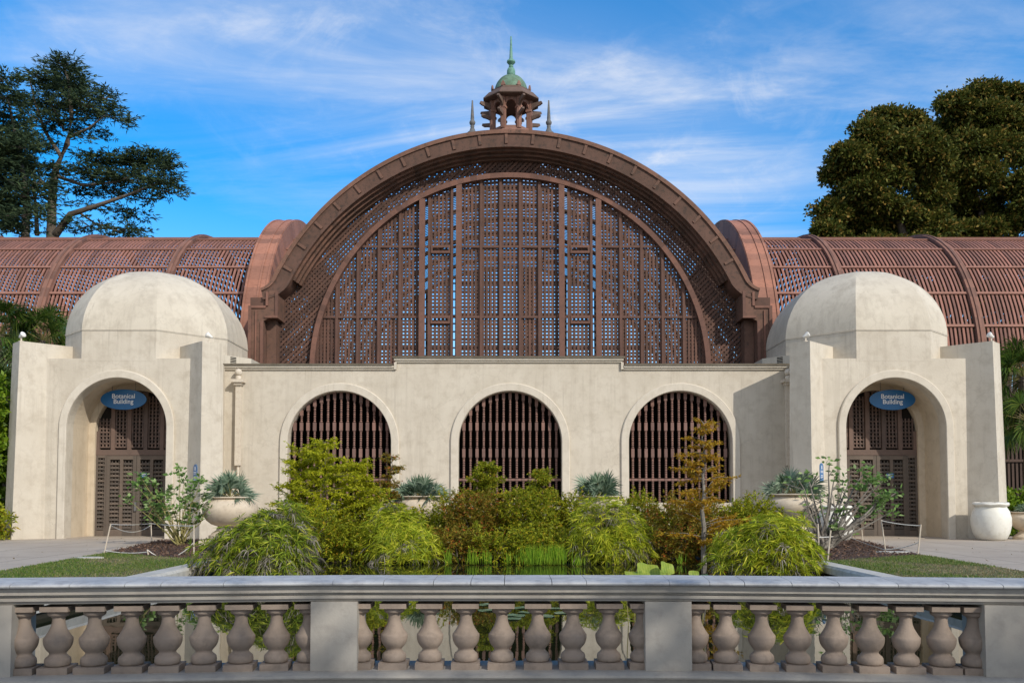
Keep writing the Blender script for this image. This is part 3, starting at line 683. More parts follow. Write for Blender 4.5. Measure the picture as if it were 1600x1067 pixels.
# entrance pavilions
PY = -1.8
def pavilion(cx, sgn):
    """sgn -1: pavilion left of the arch (its inner side is +x)"""
    zt1 = at(183,560,PY).z; zpier = at(300,533,PY-.6).z; zdr = at(186,517,PY).z
    spr = at(183,668,PY).z; OH = 1.85
    mb = MB(); arched_wall(mb, -2.95, 2.95, 0.0, zt1, [(0, OH, spr, 0.0)], PY, PY+.45)
    mb.box(-3.4, -2.2, PY+.452, 5.5, 0, zt1-.002); mb.box(2.2, 3.4, PY+.452, 5.5, 0, zt1-.002); mb.box(-2.2, 2.2, 1.2, 5.5, 0, zt1-.002); mb.box(-2.19, 2.19, PY+.453, 1.19, spr+OH+.25, zt1-.004)
    # drum: eight sided, shallower towards the outer side
    oy = PY+3.4; o_ = sgn     # outer side has the sign of sgn
    plan = [(-o_*1.39,-3.404),(-o_*3.4,-1.39),(-o_*3.4,1.39),(-o_*1.39,3.4),(o_*1.39,3.4),(o_*2.6,2.2),(o_*2.6,-2.2),(o_*1.39,-3.404)]
    mb.prism([Vector((x, y+oy, zt1-.1)) for x, y in plan], (0,0,zdr-zt1+.1))
    def prad(t):
        dx, dy = math.cos(t), math.sin(t); best = 9
        for (ax, ay), (bx_, by_) in zip(plan, plan[1:]+plan[:1]):
            ex, ey = bx_-ax, by_-ay; den = dx*ey-dy*ex
            if abs(den) < 1e-9: continue
            r_ = (ax*ey-ay*ex)/den; u_ = (ax*dy-ay*dx)/den
            if r_ > 0 and -1e-6 <= u_ <= 1+1e-6: best = min(best, r_)
        return best
    for v in range(len(mb.v)): mb.v[v] = (mb.v[v][0]+cx, mb.v[v][1], mb.v[v][2])
    body = mb.build('entrance_pavilion', MAT['stucco'], B)
    def put(mb2, name, mat, smooth=None):
        mb2.v = [(p[0]+cx, p[1], p[2]) for p in mb2.v]; return mb2.build(name, mat, body, smooth=smooth)
    # porch vault
    mb = MB(); n = 32; y0, y1 = PY+.45, -0.12
    path = [(-OH, 0.0)] + [(-OH*math.cos(math.pi*i/n), spr+OH*math.sin(math.pi*i/n)) for i in range(n+1)] + [(OH, 0.0)]
    for (xa_, za), (xb_, zb_) in zip(path[:-1], path[1:]): mb.add([(xa_,y0,za),(xa_,y1,za),(xb_,y1,zb_),(xb_,y0,zb_)], [(0,1,2,3)])
    put(mb, 'porch_vault', MAT['porch'], 40)
    DH = 1.60
    mb = MB(); arched_wall(mb, -2.1, 2.1, 0.0, spr+OH+.2, [(0, DH, spr, 0.0)], -0.118, .25); put(mb, 'door_wall', MAT['porch'])
    mb = MB(); arch_trim(mb, 0, OH+.003, .29, spr, 0.0, PY, .10); put(mb, 'archway_trim', MAT['trim'], 35)
    # dome
    mb = MB(); nz = 16; hgt = at(240,430,1.6).z - zdr
    angs = sorted([math.atan2(y, x) % (2*math.pi) for x, y in plan]); tl_ = []
    for a_, b__ in zip(angs, angs[1:]+[angs[0]+2*math.pi]): tl_ += [a_+(b__-a_)*q_/6 for q_ in range(6)]
    ns = len(tl_); vs = []; fs = []
    mean = 3.35
    for j in range(nz):
        a = (math.pi/2)*j/nz; z = zdr+.003 + hgt*math.sin(a)
        for t in tl_:
            pr_ = prad(t)*1.004; k_ = .38*math.sin(a)**1.2; rr = math.cos(a)**0.93*(pr_*(1-k_)+mean*k_)
            vs.append((rr*math.cos(t), oy+rr*math.sin(t), z))
    top = len(vs); vs.append((0, oy, zdr+.003+hgt))
    fs = [(j*ns+k, j*ns+(k+1)%ns, (j+1)*ns+(k+1)%ns, (j+1)*ns+k) for j in range(nz-1) for k in range(ns)] + [((nz-1)*ns+k, (nz-1)*ns+(k+1)%ns, top) for k in range(ns)]
    mb.add(vs, fs); put(mb, 'dome', MAT['stucco_dome'], 17)
    # wire round the foot of the dome
    mb = MB(); mb.tube([(x*1.012, oy+y*1.012, zdr+.05) for x, y in plan+plan[:1]], .006, 5); put(mb, 'dome_wire', MAT['pipe'])
    # diagonal corner piers
    for side in (-1, 1):
        mb = MB(); inn = Vector((-side, 1, 0)).normalized(); out = Vector((side, 1, 0)).normalized(); base = Vector((side*3.34, PY-.66, 0))
        q = [base, base+inn*1.85, base+inn*1.85+out*.8, base+out*.8]
        ctr = sum(q, Vector())/4
        qb = [v + (v-ctr).normalized()*.13 for v in q]
        mb.add([tuple(v) for v in qb] + [(v.x, v.y, zpier) for v in q], [(3,2,1,0),(4,5,6,7)] + [(i,(i+1)%4,(i+1)%4+4,i+4) for i in range(4)])
        put(mb, 'corner_pier', MAT['stucco'])
    # louvred vent box beside the drum, on the side of the loggia
    s = -sgn
    mb = MB(); mb.prism([Vector((x, y, ZS-.08)) for x, y in ((s*2.6,-.9),(s*4.15,.9),(s*4.15,2.2),(s*2.6,2.2))], (0,0,.50)); vb = put(mb, 'vent_ledge', MAT['stucco_dome'])
    mb = MB(); d_ = Vector((s*1.55,1.8,0)).normalized(); n_ = Vector((s*1.8,-1.55,0)).normalized()
    for k in range(5):
        c_ = Vector((s*3.62,.285,ZS+.12+k*.062)) + n_*.004; mb.obox(c_, d_*.13, n_*.004, Vector((0,0,.018)))
    put(mb, 'vent_slot', MAT['interior'])
    # doors ------------------------------------------------------------
    yd = .02; zt = at(212,707,-.1).z
    zd0 = 0.03
    arcz = lambda x: spr + math.sqrt(max(0, DH**2 - x*x))
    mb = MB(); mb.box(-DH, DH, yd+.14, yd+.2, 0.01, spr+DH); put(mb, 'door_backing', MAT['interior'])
    mb = MB(); mb.box(-DH, DH, yd-.03, yd+.10, zt-.10, zt+.12)
    nb = 5; wv = 2*DH/nb
    for i in range(nb+1):
        x = max(-DH+.05, min(DH-.05, -DH + i*wv)); mb.box(x-.075, x+.075, yd-.02, yd+.08, zt+.12, max(zt+.2, arcz(min(DH,abs(x)+.05))))
    frame = put(mb, 'door_frame', MAT['darkwood'])
    mb = MB()          # fretted louvres of the fan above the doors
    for i in range(nb):
        x0 = -DH+i*wv+.085; x1 = x0+wv-.17; z = zt+.20
        while z < arcz(max(abs(x0), abs(x1)))-.05:
            mb.add([(x0,yd+.02,z),(x1,yd+.02,z),(x1,yd+.075,z+.055),(x0,yd+.075,z+.055),(x0,yd+.035,z-.012),(x1,yd+.035,z-.012),(x1,yd+.09,z+.043),(x0,yd+.09,z+.043)], [(0,1,2,3),(4,7,6,5),(0,4,5,1)])
            for q in (.04, .36, .68, 1.0):
                xx = x0+(x1-x0)*(q*.9); mb.box(xx-.028, xx+.028, yd+.03, yd+.08, z, z+.135)
            z += .145
    put(mb, 'fan_louvre', MAT['darkwood'])
    def louvre_panel(mb2, x0, x1, z0, z1):
        z = z0
        while z < z1-.06:
            mb2.add([(x0,yd-.025,z),(x1,yd-.025,z),(x1,yd+.05,z+.085),(x0,yd+.05,z+.085),(x0,yd-.012,z-.014),(x1,yd-.012,z-.014),(x1,yd+.063,z+.07),(x0,yd+.063,z+.07)], [(0,1,2,3),(4,7,6,5),(0,4,5,1)])
            n2 = max(2, round((x1-x0)/.13))
            for q in range(n2): xx = x0+(q+.5)*(x1-x0)/n2; mb2.box(xx-.017, xx+.017, yd+.015, yd+.05, z+.06, z+.15)
            z += .155
    side_w = .42; x0 = -DH; 
    for xl, xr in ((-DH, -DH+side_w), (DH-side_w, DH)):
        mb = MB(); mb.box(xl, xl+.08, yd-.02, yd+.09, zd0, zt-.1); mb.box(xr-.08, xr, yd-.02, yd+.09, zd0, zt-.1); mb.box(xl+.08, xr-.08, yd-.02, yd+.09, zd0, zd0+.22); mb.box(xl+.08, xr-.08, yd-.02, yd+.09, zt-.2, zt-.1)
        louvre_panel(mb, xl+.08, xr-.08, zd0+.25, zt-.2); put(mb, 'side_panel', MAT['doorwood'])
    for xl, xr in ((-DH+side_w+.012, -.008), (.008, DH-side_w-.012)):
        mb = MB(); st = .13; xm = (xl+xr)/2
        for a_, c_ in ((xl, xl+st), (xr-st, xr), (xm-.06, xm+.06)): mb.box(a_, c_, yd-.045, yd+.085, zd0, zt-.115)
        for a_, c_ in ((zd0, zd0+.26), (zt-.27, zt-.115)):
            mb.box(xl+st, xm-.06, yd-.045, yd+.085, a_, c_); mb.box(xm+.06, xr-st, yd-.045, yd+.085, a_, c_)
        louvre_panel(mb, xl+st, xm-.06, zd0+.29, zt-.27); louvre_panel(mb, xm+.06, xr-st, zd0+.29, zt-.27)
        put(mb, 'door', MAT['doorwood'])
    mb = MB(); mb.box(-.04, .04, yd-.12, yd-.05, 1.0, 1.35); put(mb, 'door_handle', MAT['lead'])
    mb = MB(); mb.box(-2.2, 2.2, PY+.1, -.125, 0.012, .03); put(mb, 'threshold', MAT['paving'])
    return body
CXL = at(182.5,700,PY).x; CXR = at(1399.5,700,PY).x
pavilion(CXL, -1); pavilion(CXR, 1)

# cupola and finials on the great roof
CY = 5.0
def cz(py): return at(797, py, CY-.6).z
cxm = at(798.5, 150, CY).x; kp = (CY+35)/F*1.01
mb = MB(); z0 = FZ+RV-.5
mb.lathe([(1.45, z0), (1.3, cz(212)), (1.0, cz(206)), (.98, cz(203))], (cxm,CY,0), 8, math.pi/8)
cup = mb.build('cupola', MAT['cuproof'], B)
rc = 31*kp
for k in range(8):
    t = math.pi/8 + k*math.pi/4; p = Vector((cxm+rc*math.cos(t), CY+rc*math.sin(t), 0)); rad = Vector((math.cos(t), math.sin(t), 0)); tg = Vector((-rad.y, rad.x, 0))
    mb = MB(); za, zb = cz(204), cz(152)
    mb.obox(p+Vector((0,0,(za+zb)/2)), rad*.10, tg*.10, Vector((0,0,(zb-za)/2))); mb.obox(p+rad*.10+Vector((0,0,(za+zb)/2)), rad*.03, tg*.05, Vector((0,0,(zb-za)/2)))
    mb.obox(p+Vector((0,0,cz(171))), rad*.13, tg*.13, Vector((0,0,.05))); mb.build('column', MAT['cuproof'], cup)
    # scrolled brackets
    def bracket(zt_, reach, hh_):
        mb = MB(); nseg = 8; o = p+rad*.09; poly = [o+Vector((0,0,zt_)), o+rad*reach+Vector((0,0,zt_+.04)), o+rad*(reach+.04)+Vector((0,0,zt_-.05)), o+rad*(reach-.06)+Vector((0,0,zt_-.12))]
        for i in range(1, nseg):
            f_ = i/nseg; poly.append(o+rad*(reach-.08)*(1-f_)**3.2+Vector((0,0,zt_-.12-(hh_-.12)*f_)))
        poly.append(o+Vector((0,0,zt_-hh_))); mb.prism([q_-tg*.05 for q_ in poly], tg*.10); return mb
    b1 = bracket(cz(159.5), .50, .50); b1.build('bracket', MAT['cupdark'], cup)
    b2 = bracket(cz(179), .42, .26); b2.build('bracket', MAT['cupdark'], cup)
    # arch spandrel between this column and the next
    t2 = t+math.pi/4; p2 = Vector((cxm+rc*math.cos(t2), CY+rc*math.sin(t2), 0)); dv = (p2-p); L_ = dv.length; dv.normalize(); nn = Vector((dv.y, -dv.x, 0))
    mb = MB(); zt_, zs_ = cz(152), cz(172); ns_ = 12; hw = L_/2-.10
    for i in range(ns_):
        a0 = math.pi*i/ns_; a1 = math.pi*(i+1)/ns_
        def apt(a): 
            return L_/2-hw*math.cos(a), zs_ + (zt_-.22-zs_)*(math.sin(a)**.8)
        (sa, ha), (sb, hb) = apt(a0), apt(a1)
        for off in (-.05, .05): mb.add([tuple(p+dv*sa+nn*off+Vector((0,0,ha))), tuple(p+dv*sb+nn*off+Vector((0,0,hb))), tuple(p+dv*sb+nn*off+Vector((0,0,zt_))), tuple(p+dv*sa+nn*off+Vector((0,0,zt_)))], [(0,1,2,3)])
        mb.add([tuple(p+dv*sa-nn*.05+Vector((0,0,ha))), tuple(p+dv*sb-nn*.05+Vector((0,0,hb))), tuple(p+dv*sb+nn*.05+Vector((0,0,hb))), tuple(p+dv*sa+nn*.05+Vector((0,0,ha)))], [(0,1,2,3)])
    mb.build('arch_panel', MAT['cuproof'], cup)
    mb = MB(); mb.bar(p+Vector((0,0,cz(201))), p2+Vector((0,0,cz(201))), .09, .10, (0,0,1)); mb.build('sill_rail', MAT['cuproof'], cup)
mb = MB(); r1 = 45*kp/math.cos(math.pi/8)*.96
mb.lathe([(rc*.98, cz(160)), (rc+.05, cz(155)), (r1*.93, cz(154.5)), (r1, cz(153.5)), (r1, cz(152)), (r1*.80, cz(142)), (r1*.70, cz(141.5))], (cxm,CY,0), 8, math.pi/8); mb.build('eaves', MAT['cupdark'], cup)
mb = MB(); mb.lathe([(r1*.66, cz(143)), (r1*.66, cz(140.5)), (r1*.71, cz(140)), (r1*.71, cz(137.5)), (r1*.6, cz(136.5))], (cxm,CY,0), 8, math.pi/8); mb.build('cornice_ring', MAT['cupdark'], cup)
for k in range(8):
    t = math.pi/8 + k*math.pi/4; rad = Vector((math.cos(t), math.sin(t), 0)); tg = Vector((-rad.y, rad.x, 0)); o = Vector((cxm, CY, 0)) + rad*r1*.655
    mb = MB(); za = cz(137); mb.prism([o-tg*.11+Vector((0,0,za)), o+tg*.11+Vector((0,0,za)), o+tg*.06+Vector((0,0,za+.14)), o+Vector((0,0,za+.22)), o-tg*.06+Vector((0,0,za+.14))], rad*.06); mb.build('crest', MAT['cuproof'], cup)
mb = MB(); ns = 64; vs = []; nz = 12; rd = 25.5*kp; zd, hd = cz(136.5), cz(109.5)-cz(136.5)
for j in range(nz+1):
    a = (math.pi/2)*j/nz
    for k in range(ns):
        t = 2*math.pi*k/ns; rr = rd*(math.cos(a)**.85 if j < nz else .06)*(1+.035*abs(math.cos(8*t/2))*math.cos(a)); vs.append((cxm+rr*math.cos(t), CY+rr*math.sin(t), zd+hd*math.sin(a)))
mb.add(vs, [(j*ns+k, j*ns+(k+1)%ns, (j+1)*ns+(k+1)%ns, (j+1)*ns+k) for j in range(nz) for k in range(ns)]); mb.build('copper_dome', MAT['copper'], cup, smooth=35)
q = lambda r, py: (r*kp, cz(py))
mb = MB(); mb.lathe([q(4,111.5), q(5.5,110), q(6.6,106), q(6.4,101), q(5,97.5), q(2.6,96.2), q(3.6,95), q(3.6,93.5), q(2.3,92.3), q(4,91), q(6.8,88), q(6.4,85.5), q(3.4,83.4), q(2.7,80), q(1.6,60), q(1.1,47), q(.1,46.2)], (cxm,CY,0), 20); mb.build('spire', MAT['copperlight'], cup, smooth=50)
for px in (738, 857.5):
    p = at(px, 208, YF+.9); kk = (YF+36)/F; zz = lambda py: at(px, py, YF+.9).z
    mb = MB(); r_ = lambda r, py: (r*kk, zz(py))
    mb.lathe([r_(9,215), r_(8,208), r_(5,205.5), r_(4,203), r_(2.8,200), r_(3.4,198), r_(2.6,196.5), r_(4.2,194.5), r_(4.9,192), r_(4.2,190), r_(2.8,188.5), r_(2.9,186), r_(1.9,170), r_(1.1,157.5), r_(.1,156.8)], (p.x, p.y, 0), 14); mb.build('finial', MAT['lead'], B, smooth=50)

# ------------------------------------------------------------------ small fixtures on the building
def text_mesh(body, size, spacing=0.9):
    cu = bpy.data.curves.new('lettering', 'FONT'); cu.body = body; cu.size = size; cu.align_x = 'CENTER'; cu.align_y = 'CENTER'; cu.space_line = spacing; cu.extrude = .004; cu.offset = .003
    ob = bpy.data.objects.new('lettering', cu); COL.objects.link(ob)
    dg = bpy.context.evaluated_depsgraph_get(); me = bpy.data.meshes.new_from_object(ob.evaluated_get(dg))
    bpy.data.objects.remove(ob); bpy.data.curves.remove(cu); return me
def oval_sign(px, py, label):
    p = at(px, py, -.62); o = thing('oval_sign', p, label, 'sign', 'oval entrance signs')
    n = 64; a, b_ = .885, .392; mb = MB(); vs = []
    for f, y in ((1,-.0),(1.0,.03)): vs += [(a*f*math.cos(2*math.pi*k/n), y, b_*f*math.sin(2*math.pi*k/n)) for k in range(n)]
    mb.add(vs, [tuple(range(n)), tuple(range(2*n-1,n-1,-1))] + [(k, k+n, (k+1)%n+n, (k+1)%n) for k in range(n)]); mb.build('sign_board', MAT['signblue'], o)
    me = text_mesh('Botanical\nBuilding', .25, .82); me.materials.append(MAT['lettering'])
    ob = bpy.data.objects.new('lettering', me); COL.objects.link(ob); ob.parent = o; ob.rotation_euler = (R(90), 0, 0); ob.location = (0.0, -.012, .02); ob.scale = (.98, 1, 1)
    mb = MB()
    for x in (-.45, .45): mb.tube([(x,.015,b_*.8),(x,.015,.82)], .01, 6)
    mb.build('hanger', MAT['lead'], o)
oval_sign(193, 624, 'blue oval Botanical Building sign hanging in the archway left of the great arch')
oval_sign(1394.5, 624.5, 'blue oval Botanical Building sign hanging in the archway right of the great arch')
def plaque(px, py, yy, yaw, label):
    p = at(px, py, yy); o = thing('plaque', p, label, 'sign', 'blue arched wall plaques'); o.rotation_euler = (0,0,yaw)
    w2, h0, h1 = .14, -.40, .28; n = 14
    poly = [Vector((-w2,0,h0)), Vector((w2,0,h0)), Vector((w2,0,h1-w2))] + [Vector((w2*math.cos(math.pi*k/n),0,h1-w2+w2*math.sin(math.pi*k/n))) for k in range(1,n)] + [Vector((-w2,0,h1-w2))]
    mb = MB(); mb.prism(poly, (0,.03,0)); mb.build('plaque_board', MAT['plaqueblue'], o)
    mb = MB(); mb.box(-.02,.02,-.006,-.002,.08,.16); mb.lathe([(.03,.05),(.03,.08)], (0,-.006,0), 8) if False else None
    mb.prism([Vector((-.035,-.006,.06)), Vector((.035,-.006,.06)), Vector((.02,-.006,.085)), Vector((-.02,-.006,.085))], (0,.004,0)); mb.prism([Vector((-.022,-.007,.16)), Vector((.022,-.007,.16)), Vector((0,-.007,.20))], (0,.004,0))
    for k, wd in enumerate((.10,.10,.0,.08,.09,.07)):
        if wd: mb.box(-wd, wd, -.006, -.002, -.02-k*.055, -.002-k*.055)
    mb.build('plaque_print', MAT['lettering'], o)
# piers' faces: inner-facing face of the left inner pier and outer-facing face of the right inner pier
def on_face(px, py, base, dirv):
    """point where the pixel's ray meets the vertical plane through base along dirv"""
    d = ray(px, py); n_ = Vector((dirv[1], -dirv[0], 0)); t_ = (Vector(base)-CAM).dot(n_)/d.dot(n_); return CAM + d*t_
for px, py, cx_p, side, fdir, yaw, lab in ((304.8, 737, CXL, 1, (-1,1), R(-45), 'blue arched plaque on the shaded pier face right of the left doorway'),
                                 (1284, 735, CXR, -1, (1,1), R(45), 'blue arched plaque on the sunlit pier face left of the right doorway')):
    base = Vector((cx_p+side*3.34, PY-.66, 0)); dv = Vector((fdir[0], fdir[1], 0)).normalized(); nrm = Vector((-side, -1, 0)).normalized()
    p = on_face(px, py, base, dv) + nrm*.17
    o_ = plaque(px, py, p.y, yaw, lab)
for px, py, cx_p, lab in ((224, 742, CXL, 'small blue notice on the right leaf of the left doorway'), (1391, 743, CXR, 'small blue notice on the right leaf of the right doorway')):
    p = at(px, py, -.06); o_ = thing('door_notice', p, lab, 'notice', 'small blue door notices')
    mb = MB(); mb.box(-.14,.14,0,.02,-.09,.09); mb.build('notice_board', MAT['signblue'], o_)
    mb = MB(); mb.box(-.10,.10,-.006,-.002,.02,.05); mb.box(-.08,.08,-.006,-.002,-.04,-.02); mb.build('notice_print', MAT['lettering'], o_)
def floodlight(p, yaw, lab):
    o = thing('floodlight', p, lab, 'floodlight', 'white floodlights on the corner piers'); o.rotation_euler = (0,0,yaw)
    mb = MB(); mb.lathe([(.09,0),(.09,.03),(.03,.04),(.03,.14)], n=12); mb.build('bracket', MAT['pipe'], o, smooth=40)
    mb = MB(); mb.lathe([(.03,0),(.06,.03),(.075,.12),(.13,.24),(.135,.28),(.10,.31),(.05,.325),(.005,.33)], n=16)
    rot = Matrix.Rotation(R(62), 4, 'Y'); mb.v = [tuple(rot @ (Vector(v)*.82) + Vector((-.10,0,.17))) for v in mb.v]; mb.build('lamp_head', MAT['white'], o, smooth=50)
zpt = at(300,533,PY-.6).z + .004
floodlight((CXL-3.42, PY-.42, zpt), R(-20), 'white floodlight on the outer corner of the left pavilion')
floodlight((CXL+3.5, PY-.35, zpt), R(-160), 'white floodlight on the inner corner of the left pavilion beside the dome')
floodlight((CXR-3.42, PY-.42, zpt), R(-10), 'white floodlight on the inner corner of the right pavilion beside the dome')
floodlight((CXR+3.45, PY-.38, zpt), R(-170), 'white floodlight on the outer corner of the right pavilion')

# ------------------------------------------------------------------ balustrade of the bridge
BY = -29.0
bal = thing('stone_balustrade', (0, BY, 0), 'grey stone balustrade with round turned balusters and pale worn coping in front of the pond', 'balustrade')
bend = R(5.5)
XL, XR = at(520,990,BY).x, at(1046,990,BY).x
def bal_frame(seg):       # origin and axes of a segment: -1 left, 0 middle, 1 right
    if seg == 0: return Vector((0,0,0)), Vector((1,0,0)), Vector((0,1,0))
    if seg < 0: return Vector((XL,0,0)), Vector((math.cos(bend), math.sin(bend),0)), Vector((-math.sin(bend), math.cos(bend),0))
    return Vector((XR,0,0)), Vector((math.cos(bend), -math.sin(bend),0)), Vector((math.sin(bend), math.cos(bend),0))
def tw(seg, s, y, z): o, ax, ay = bal_frame(seg); return o + ax*s + ay*y + Vector((0,0,z))
zz = lambda py, y=0.0: at(800, py, BY+y).z
ztop, zc0, zb0, zcv = zz(908), zz(914.6), zz(925.5), zz(940)
def sweep(mb, prof, seg, s0, s1, gap=0.0):
    """profile (y,z) swept along a segment, mitred at the bends"""
    def pt(s, y, z, end):
        p = tw(seg, s, y, z)
        if seg == 0: p.x += (1 if s > 0 else -1)*math.tan(bend/2)*(-y)*(-1) if end else 0
        elif end: p = p + bal_frame(seg)[1]*((math.tan(bend/2)*(-y))*(1 if seg > 0 else -1)*1)
        return p
    n = len(prof); vs = []
    for s, e in ((s0+gap, abs(s0) < 1e-6 or (seg == 0 and abs(s0-XL) < 1e-6)), (s1-gap, abs(s1) < 1e-6 or (seg == 0 and abs(s1-XR) < 1e-6))):
        vs += [tuple(pt(s, y, z, e)) for y, z in prof]
    mb.add(vs, [tuple(range(n)), tuple(range(2*n-1,n-1,-1))] + [(i, i+n, (i+1)%n+n, (i+1)%n) for i in range(n)])
cop = [(-.015,zc0),(-.03,zc0+.006),(-.034,(zc0+ztop)/2),(-.028,ztop-.006),(-.012,ztop),(.03,ztop+.006),(.40,ztop+.008),(.43,ztop),(.44,zc0)]
under = [(.012,zc0-.001),(.40,zc0-.001),(.40,zcv),(.055,zcv),(.05,zcv+.012),(.032,zcv+.02),(.03,zcv+.036),(.05,zcv+.045),(.052,zb0+.004),(.014,zb0)]
basep = [(-.05,zz(1058.5)),(-.055,zz(1056)),(-.05,zz(1052.5)),(-.03,zz(1051)),(-.0,zz(1049.5)),(.42,zz(1049.5)),(.42,-.0),(0.0,0.0),(0.0,zz(1060))]
rnd = random.Random(11)
for seg, s0, s1 in ((-1,-6.0,0.0),(0,XL,XR),(1,0.0,6.0)):
    mb = MB(); sweep(mb, under, seg, s0, s1); sweep(mb, basep, seg, s0, s1); mb.build('rail_moulding' , MAT['pier'], bal, o=(0,BY,0) if False else (0,0,0))
    mb = MB(); cuts = [s0]
    while cuts[-1] < s1-.45: cuts.append(cuts[-1]+rnd.uniform(.22,.40))
    cuts[-1] = s1
    for a, c in zip(cuts[:-1], cuts[1:]): sweep(mb, cop, seg, a, c, .0022 if (a not in (s0,) and c not in (s1,)) else .0012)
    mb.build('coping', MAT['coping'], bal)
def pier_box(seg, s0, s1, y0=.03, y1=.40):
    mb = MB(); p = [tw(seg, s, y, zz(1049.5)) for s, y in ((s0,y0),(s1,y0),(s1,y1),(s0,y1))]; mb.prism(p, (0,0,zcv-zz(1049.5)-.002)); mb.build('pier', MAT['pier'], bal)
pw = (555-483)/2*6.03/F
for seg, s in ((0, XL), (0, XR)): pier_box(seg, s-pw, s+pw)
sl = (at(520,990,BY).x - at(-18,990,BY).x); 
def proj_x(p): p = p + Vector((0, BY, 0)) - CAM; return 800 + F*p.x/(p.y*math.cos(PITCH)+p.z*math.sin(PITCH))
def s_at(seg, px, y):
    lo2, hi2 = -9.0, 9.0
    for _ in range(50):
        md = (lo2+hi2)/2
        if proj_x(tw(seg, md, y, .6)) < px: lo2 = md
        else: hi2 = md
    return lo2
pier_box(-1, s_at(-1,17,.03)-.31, s_at(-1,17,.03)); pier_box(1, s_at(1,1540,.03), s_at(1,1540,.03)+.31)
zp0, zp1, zp2, zp3 = zz(1049.4,.1), zz(1035,.1), zz(950,.1), zz(942,.1)-.002
hb = zp2-zp1
prof = [(r/227, z/227) for r, z in [(14,0),(17,.6),(18.8,3),(19.2,7),(18.6,11),(17,13.6),(15.2,14.6),(14.2,16),(12.6,17.5),(12,19),(12.8,21),(15,23.5),(17.8,27),(19.8,31),(21,35.5),(21.4,40),(21.2,43),(20.4,43.8),(19.4,45),(17.4,48),(14.6,52.5),(12,57.5),(10.4,62),(9.6,66.5),(9.3,71),(9.5,74),(10.6,74.8),(10.8,75.6),(12.8,76.3),(15.2,78),(16.2,80.3),(15.8,82.6),(14.4,84.2),(13,85)]]
ph = prof[-1][1]
mb = MB(); mb.lathe([(r*.985, zp1 + z*hb/ph) for r, z in prof], n=36); mb.box(-.096,.096,-.096,.096,zp0,zp1+.001); mb.box(-.090,.090,-.090,.090,zp2-.001,zp3)
bme = mb.build('baluster', MAT['cast'], bal, smooth=50)
first = True
def baluster(seg, s):
    global first
    if first: o = bme; first = False
    else: o = bme.copy(); COL.objects.link(o)
    p = tw(seg, s, .17, 0); o.location = p; o.parent = bal
    o.rotation_euler = (0,0,{-1:bend,0:0,1:-bend}[seg]+rnd.uniform(-.012,.012)); o.scale = (rnd.uniform(.975,1.02), rnd.uniform(.98,1.02), 1)
dy = .17; kx = (6+dy)/F
for px in (561,616,672,728,784,840,895,951,1003.5): baluster(0, at(px,990,BY+dy).x)
for px in (-20,37,91,147.5,206,262.5,319,376.5,432,483): baluster(-1, s_at(-1, px, .17))
for px in (1086,1134,1190,1246,1302.5,1359,1415.6,1471,1522,1590): baluster(1, s_at(1, px, .17))

# ------------------------------------------------------------------ plants
def sedge(name, c, rx, ry, h, n, label, mat='sedge', dry=0.12, seed=0, leaf=(.16,.30), zlow=0.02, group='umbrella sedge clumps by the pond'):
    """umbrella sedge: arching stems each ending in a whorl of thin drooping blades"""
    rs = np.random.RandomState(seed); o = thing(name, c, label, 'plant', group)
    lv = Leaves(seed+1); dv = Leaves(seed+2); st = MB()
    lum = [(unit(rs,1)[0]*np.array([1,1,.6]), rs.uniform(.12,.42)*(1 if rs.rand() < .6 else -1)) for _ in range(11)]
    for i in range(n):
        v = rs.normal(size=3); v[2] = abs(v[2])*1.0; v /= np.linalg.norm(v)
        k = 1.0 + sum(a*max(0, v.dot(d/np.linalg.norm(d)))**4 for d, a in lum) - .08
        f = rs.uniform(.45,1.0)**.5 * k
        U = np.array([v[0]*rx*f, v[1]*ry*f, max(zlow, v[2]*h*f)])
        if rs.rand() < .24: U[2] = rs.uniform(zlow, .5*h)
        U = U + rs.normal(size=3)*.05
        ax = np.array([v[0]*.8, v[1]*.8, .55+v[2]*.5]) + rs.normal(size=3)*.28; ax /= np.linalg.norm(ax)
        a = np.cross(ax, rs.normal(size=3)); a /= np.linalg.norm(a); b_ = np.cross(ax, a)
        m_ = rs.randint(11,19); th = np.arange(m_)*2*np.pi/m_ + rs.uniform(0,1,m_)*.4
        rad = np.outer(np.cos(th), a) + np.outer(np.sin(th), b_) + ax*rs.uniform(.0,.45,(m_,1))
        L = rs.uniform(leaf[0], leaf[1], m_)
        low = U[2] < .4*h
        isdry = rs.rand() < (dry*1.5 if low else dry*.7)
        (dv if isdry else lv).add(np.repeat(U[None], m_, 0)+np.array(c), rad, L, rs.uniform(.014,.027,m_), .6 if isdry else .16)
        if i % 2 == 0:
            b0 = Vector((U[0]*.35, U[1]*.35, 0)); tip = Vector(U); mid = b0*.5+tip*.5+Vector((0,0,.12*h)); st.tube([b0+Vector(c), mid+Vector(c), tip+Vector(c)], .006, 3, cap=False)
        if isdry and rs.rand() < .3:
            dv.add([U+np.array(c)], [[v[0]*.3+rs.normal()*.2, v[1]*.3+rs.normal()*.2, -1]], rs.uniform(.2,.4), .012)
    lv.build('foliage', MAT[mat], o, c); dv.build('dry_foliage', MAT['dry'], o, c); st.build('stem', MAT['stalk'], o, c)
    return o
def P3(px, py, Y): return tuple(at(px, py, Y))
bz = -.05
def sedge_at(px, Y, rx, ry, h, *a, z=bz, **k): p = at(px, 800, Y); return sedge('umbrella_sedge', (p.x, Y, z), rx, ry, h, *a, **k)
sedge_at(420, -16.3, 1.14, 1.0, 1.52, 1250, 'large dark green umbrella sedge mixed with dry grey blades at the pond corner', mat='sedge_dark', dry=.24, seed=5, leaf=(.15,.28))
sedge_at(632, -11.6, 1.20, .95, 1.38, 1100, 'bright yellow-green umbrella sedge mound below the left pot of blue palm', seed=15, dry=.10)
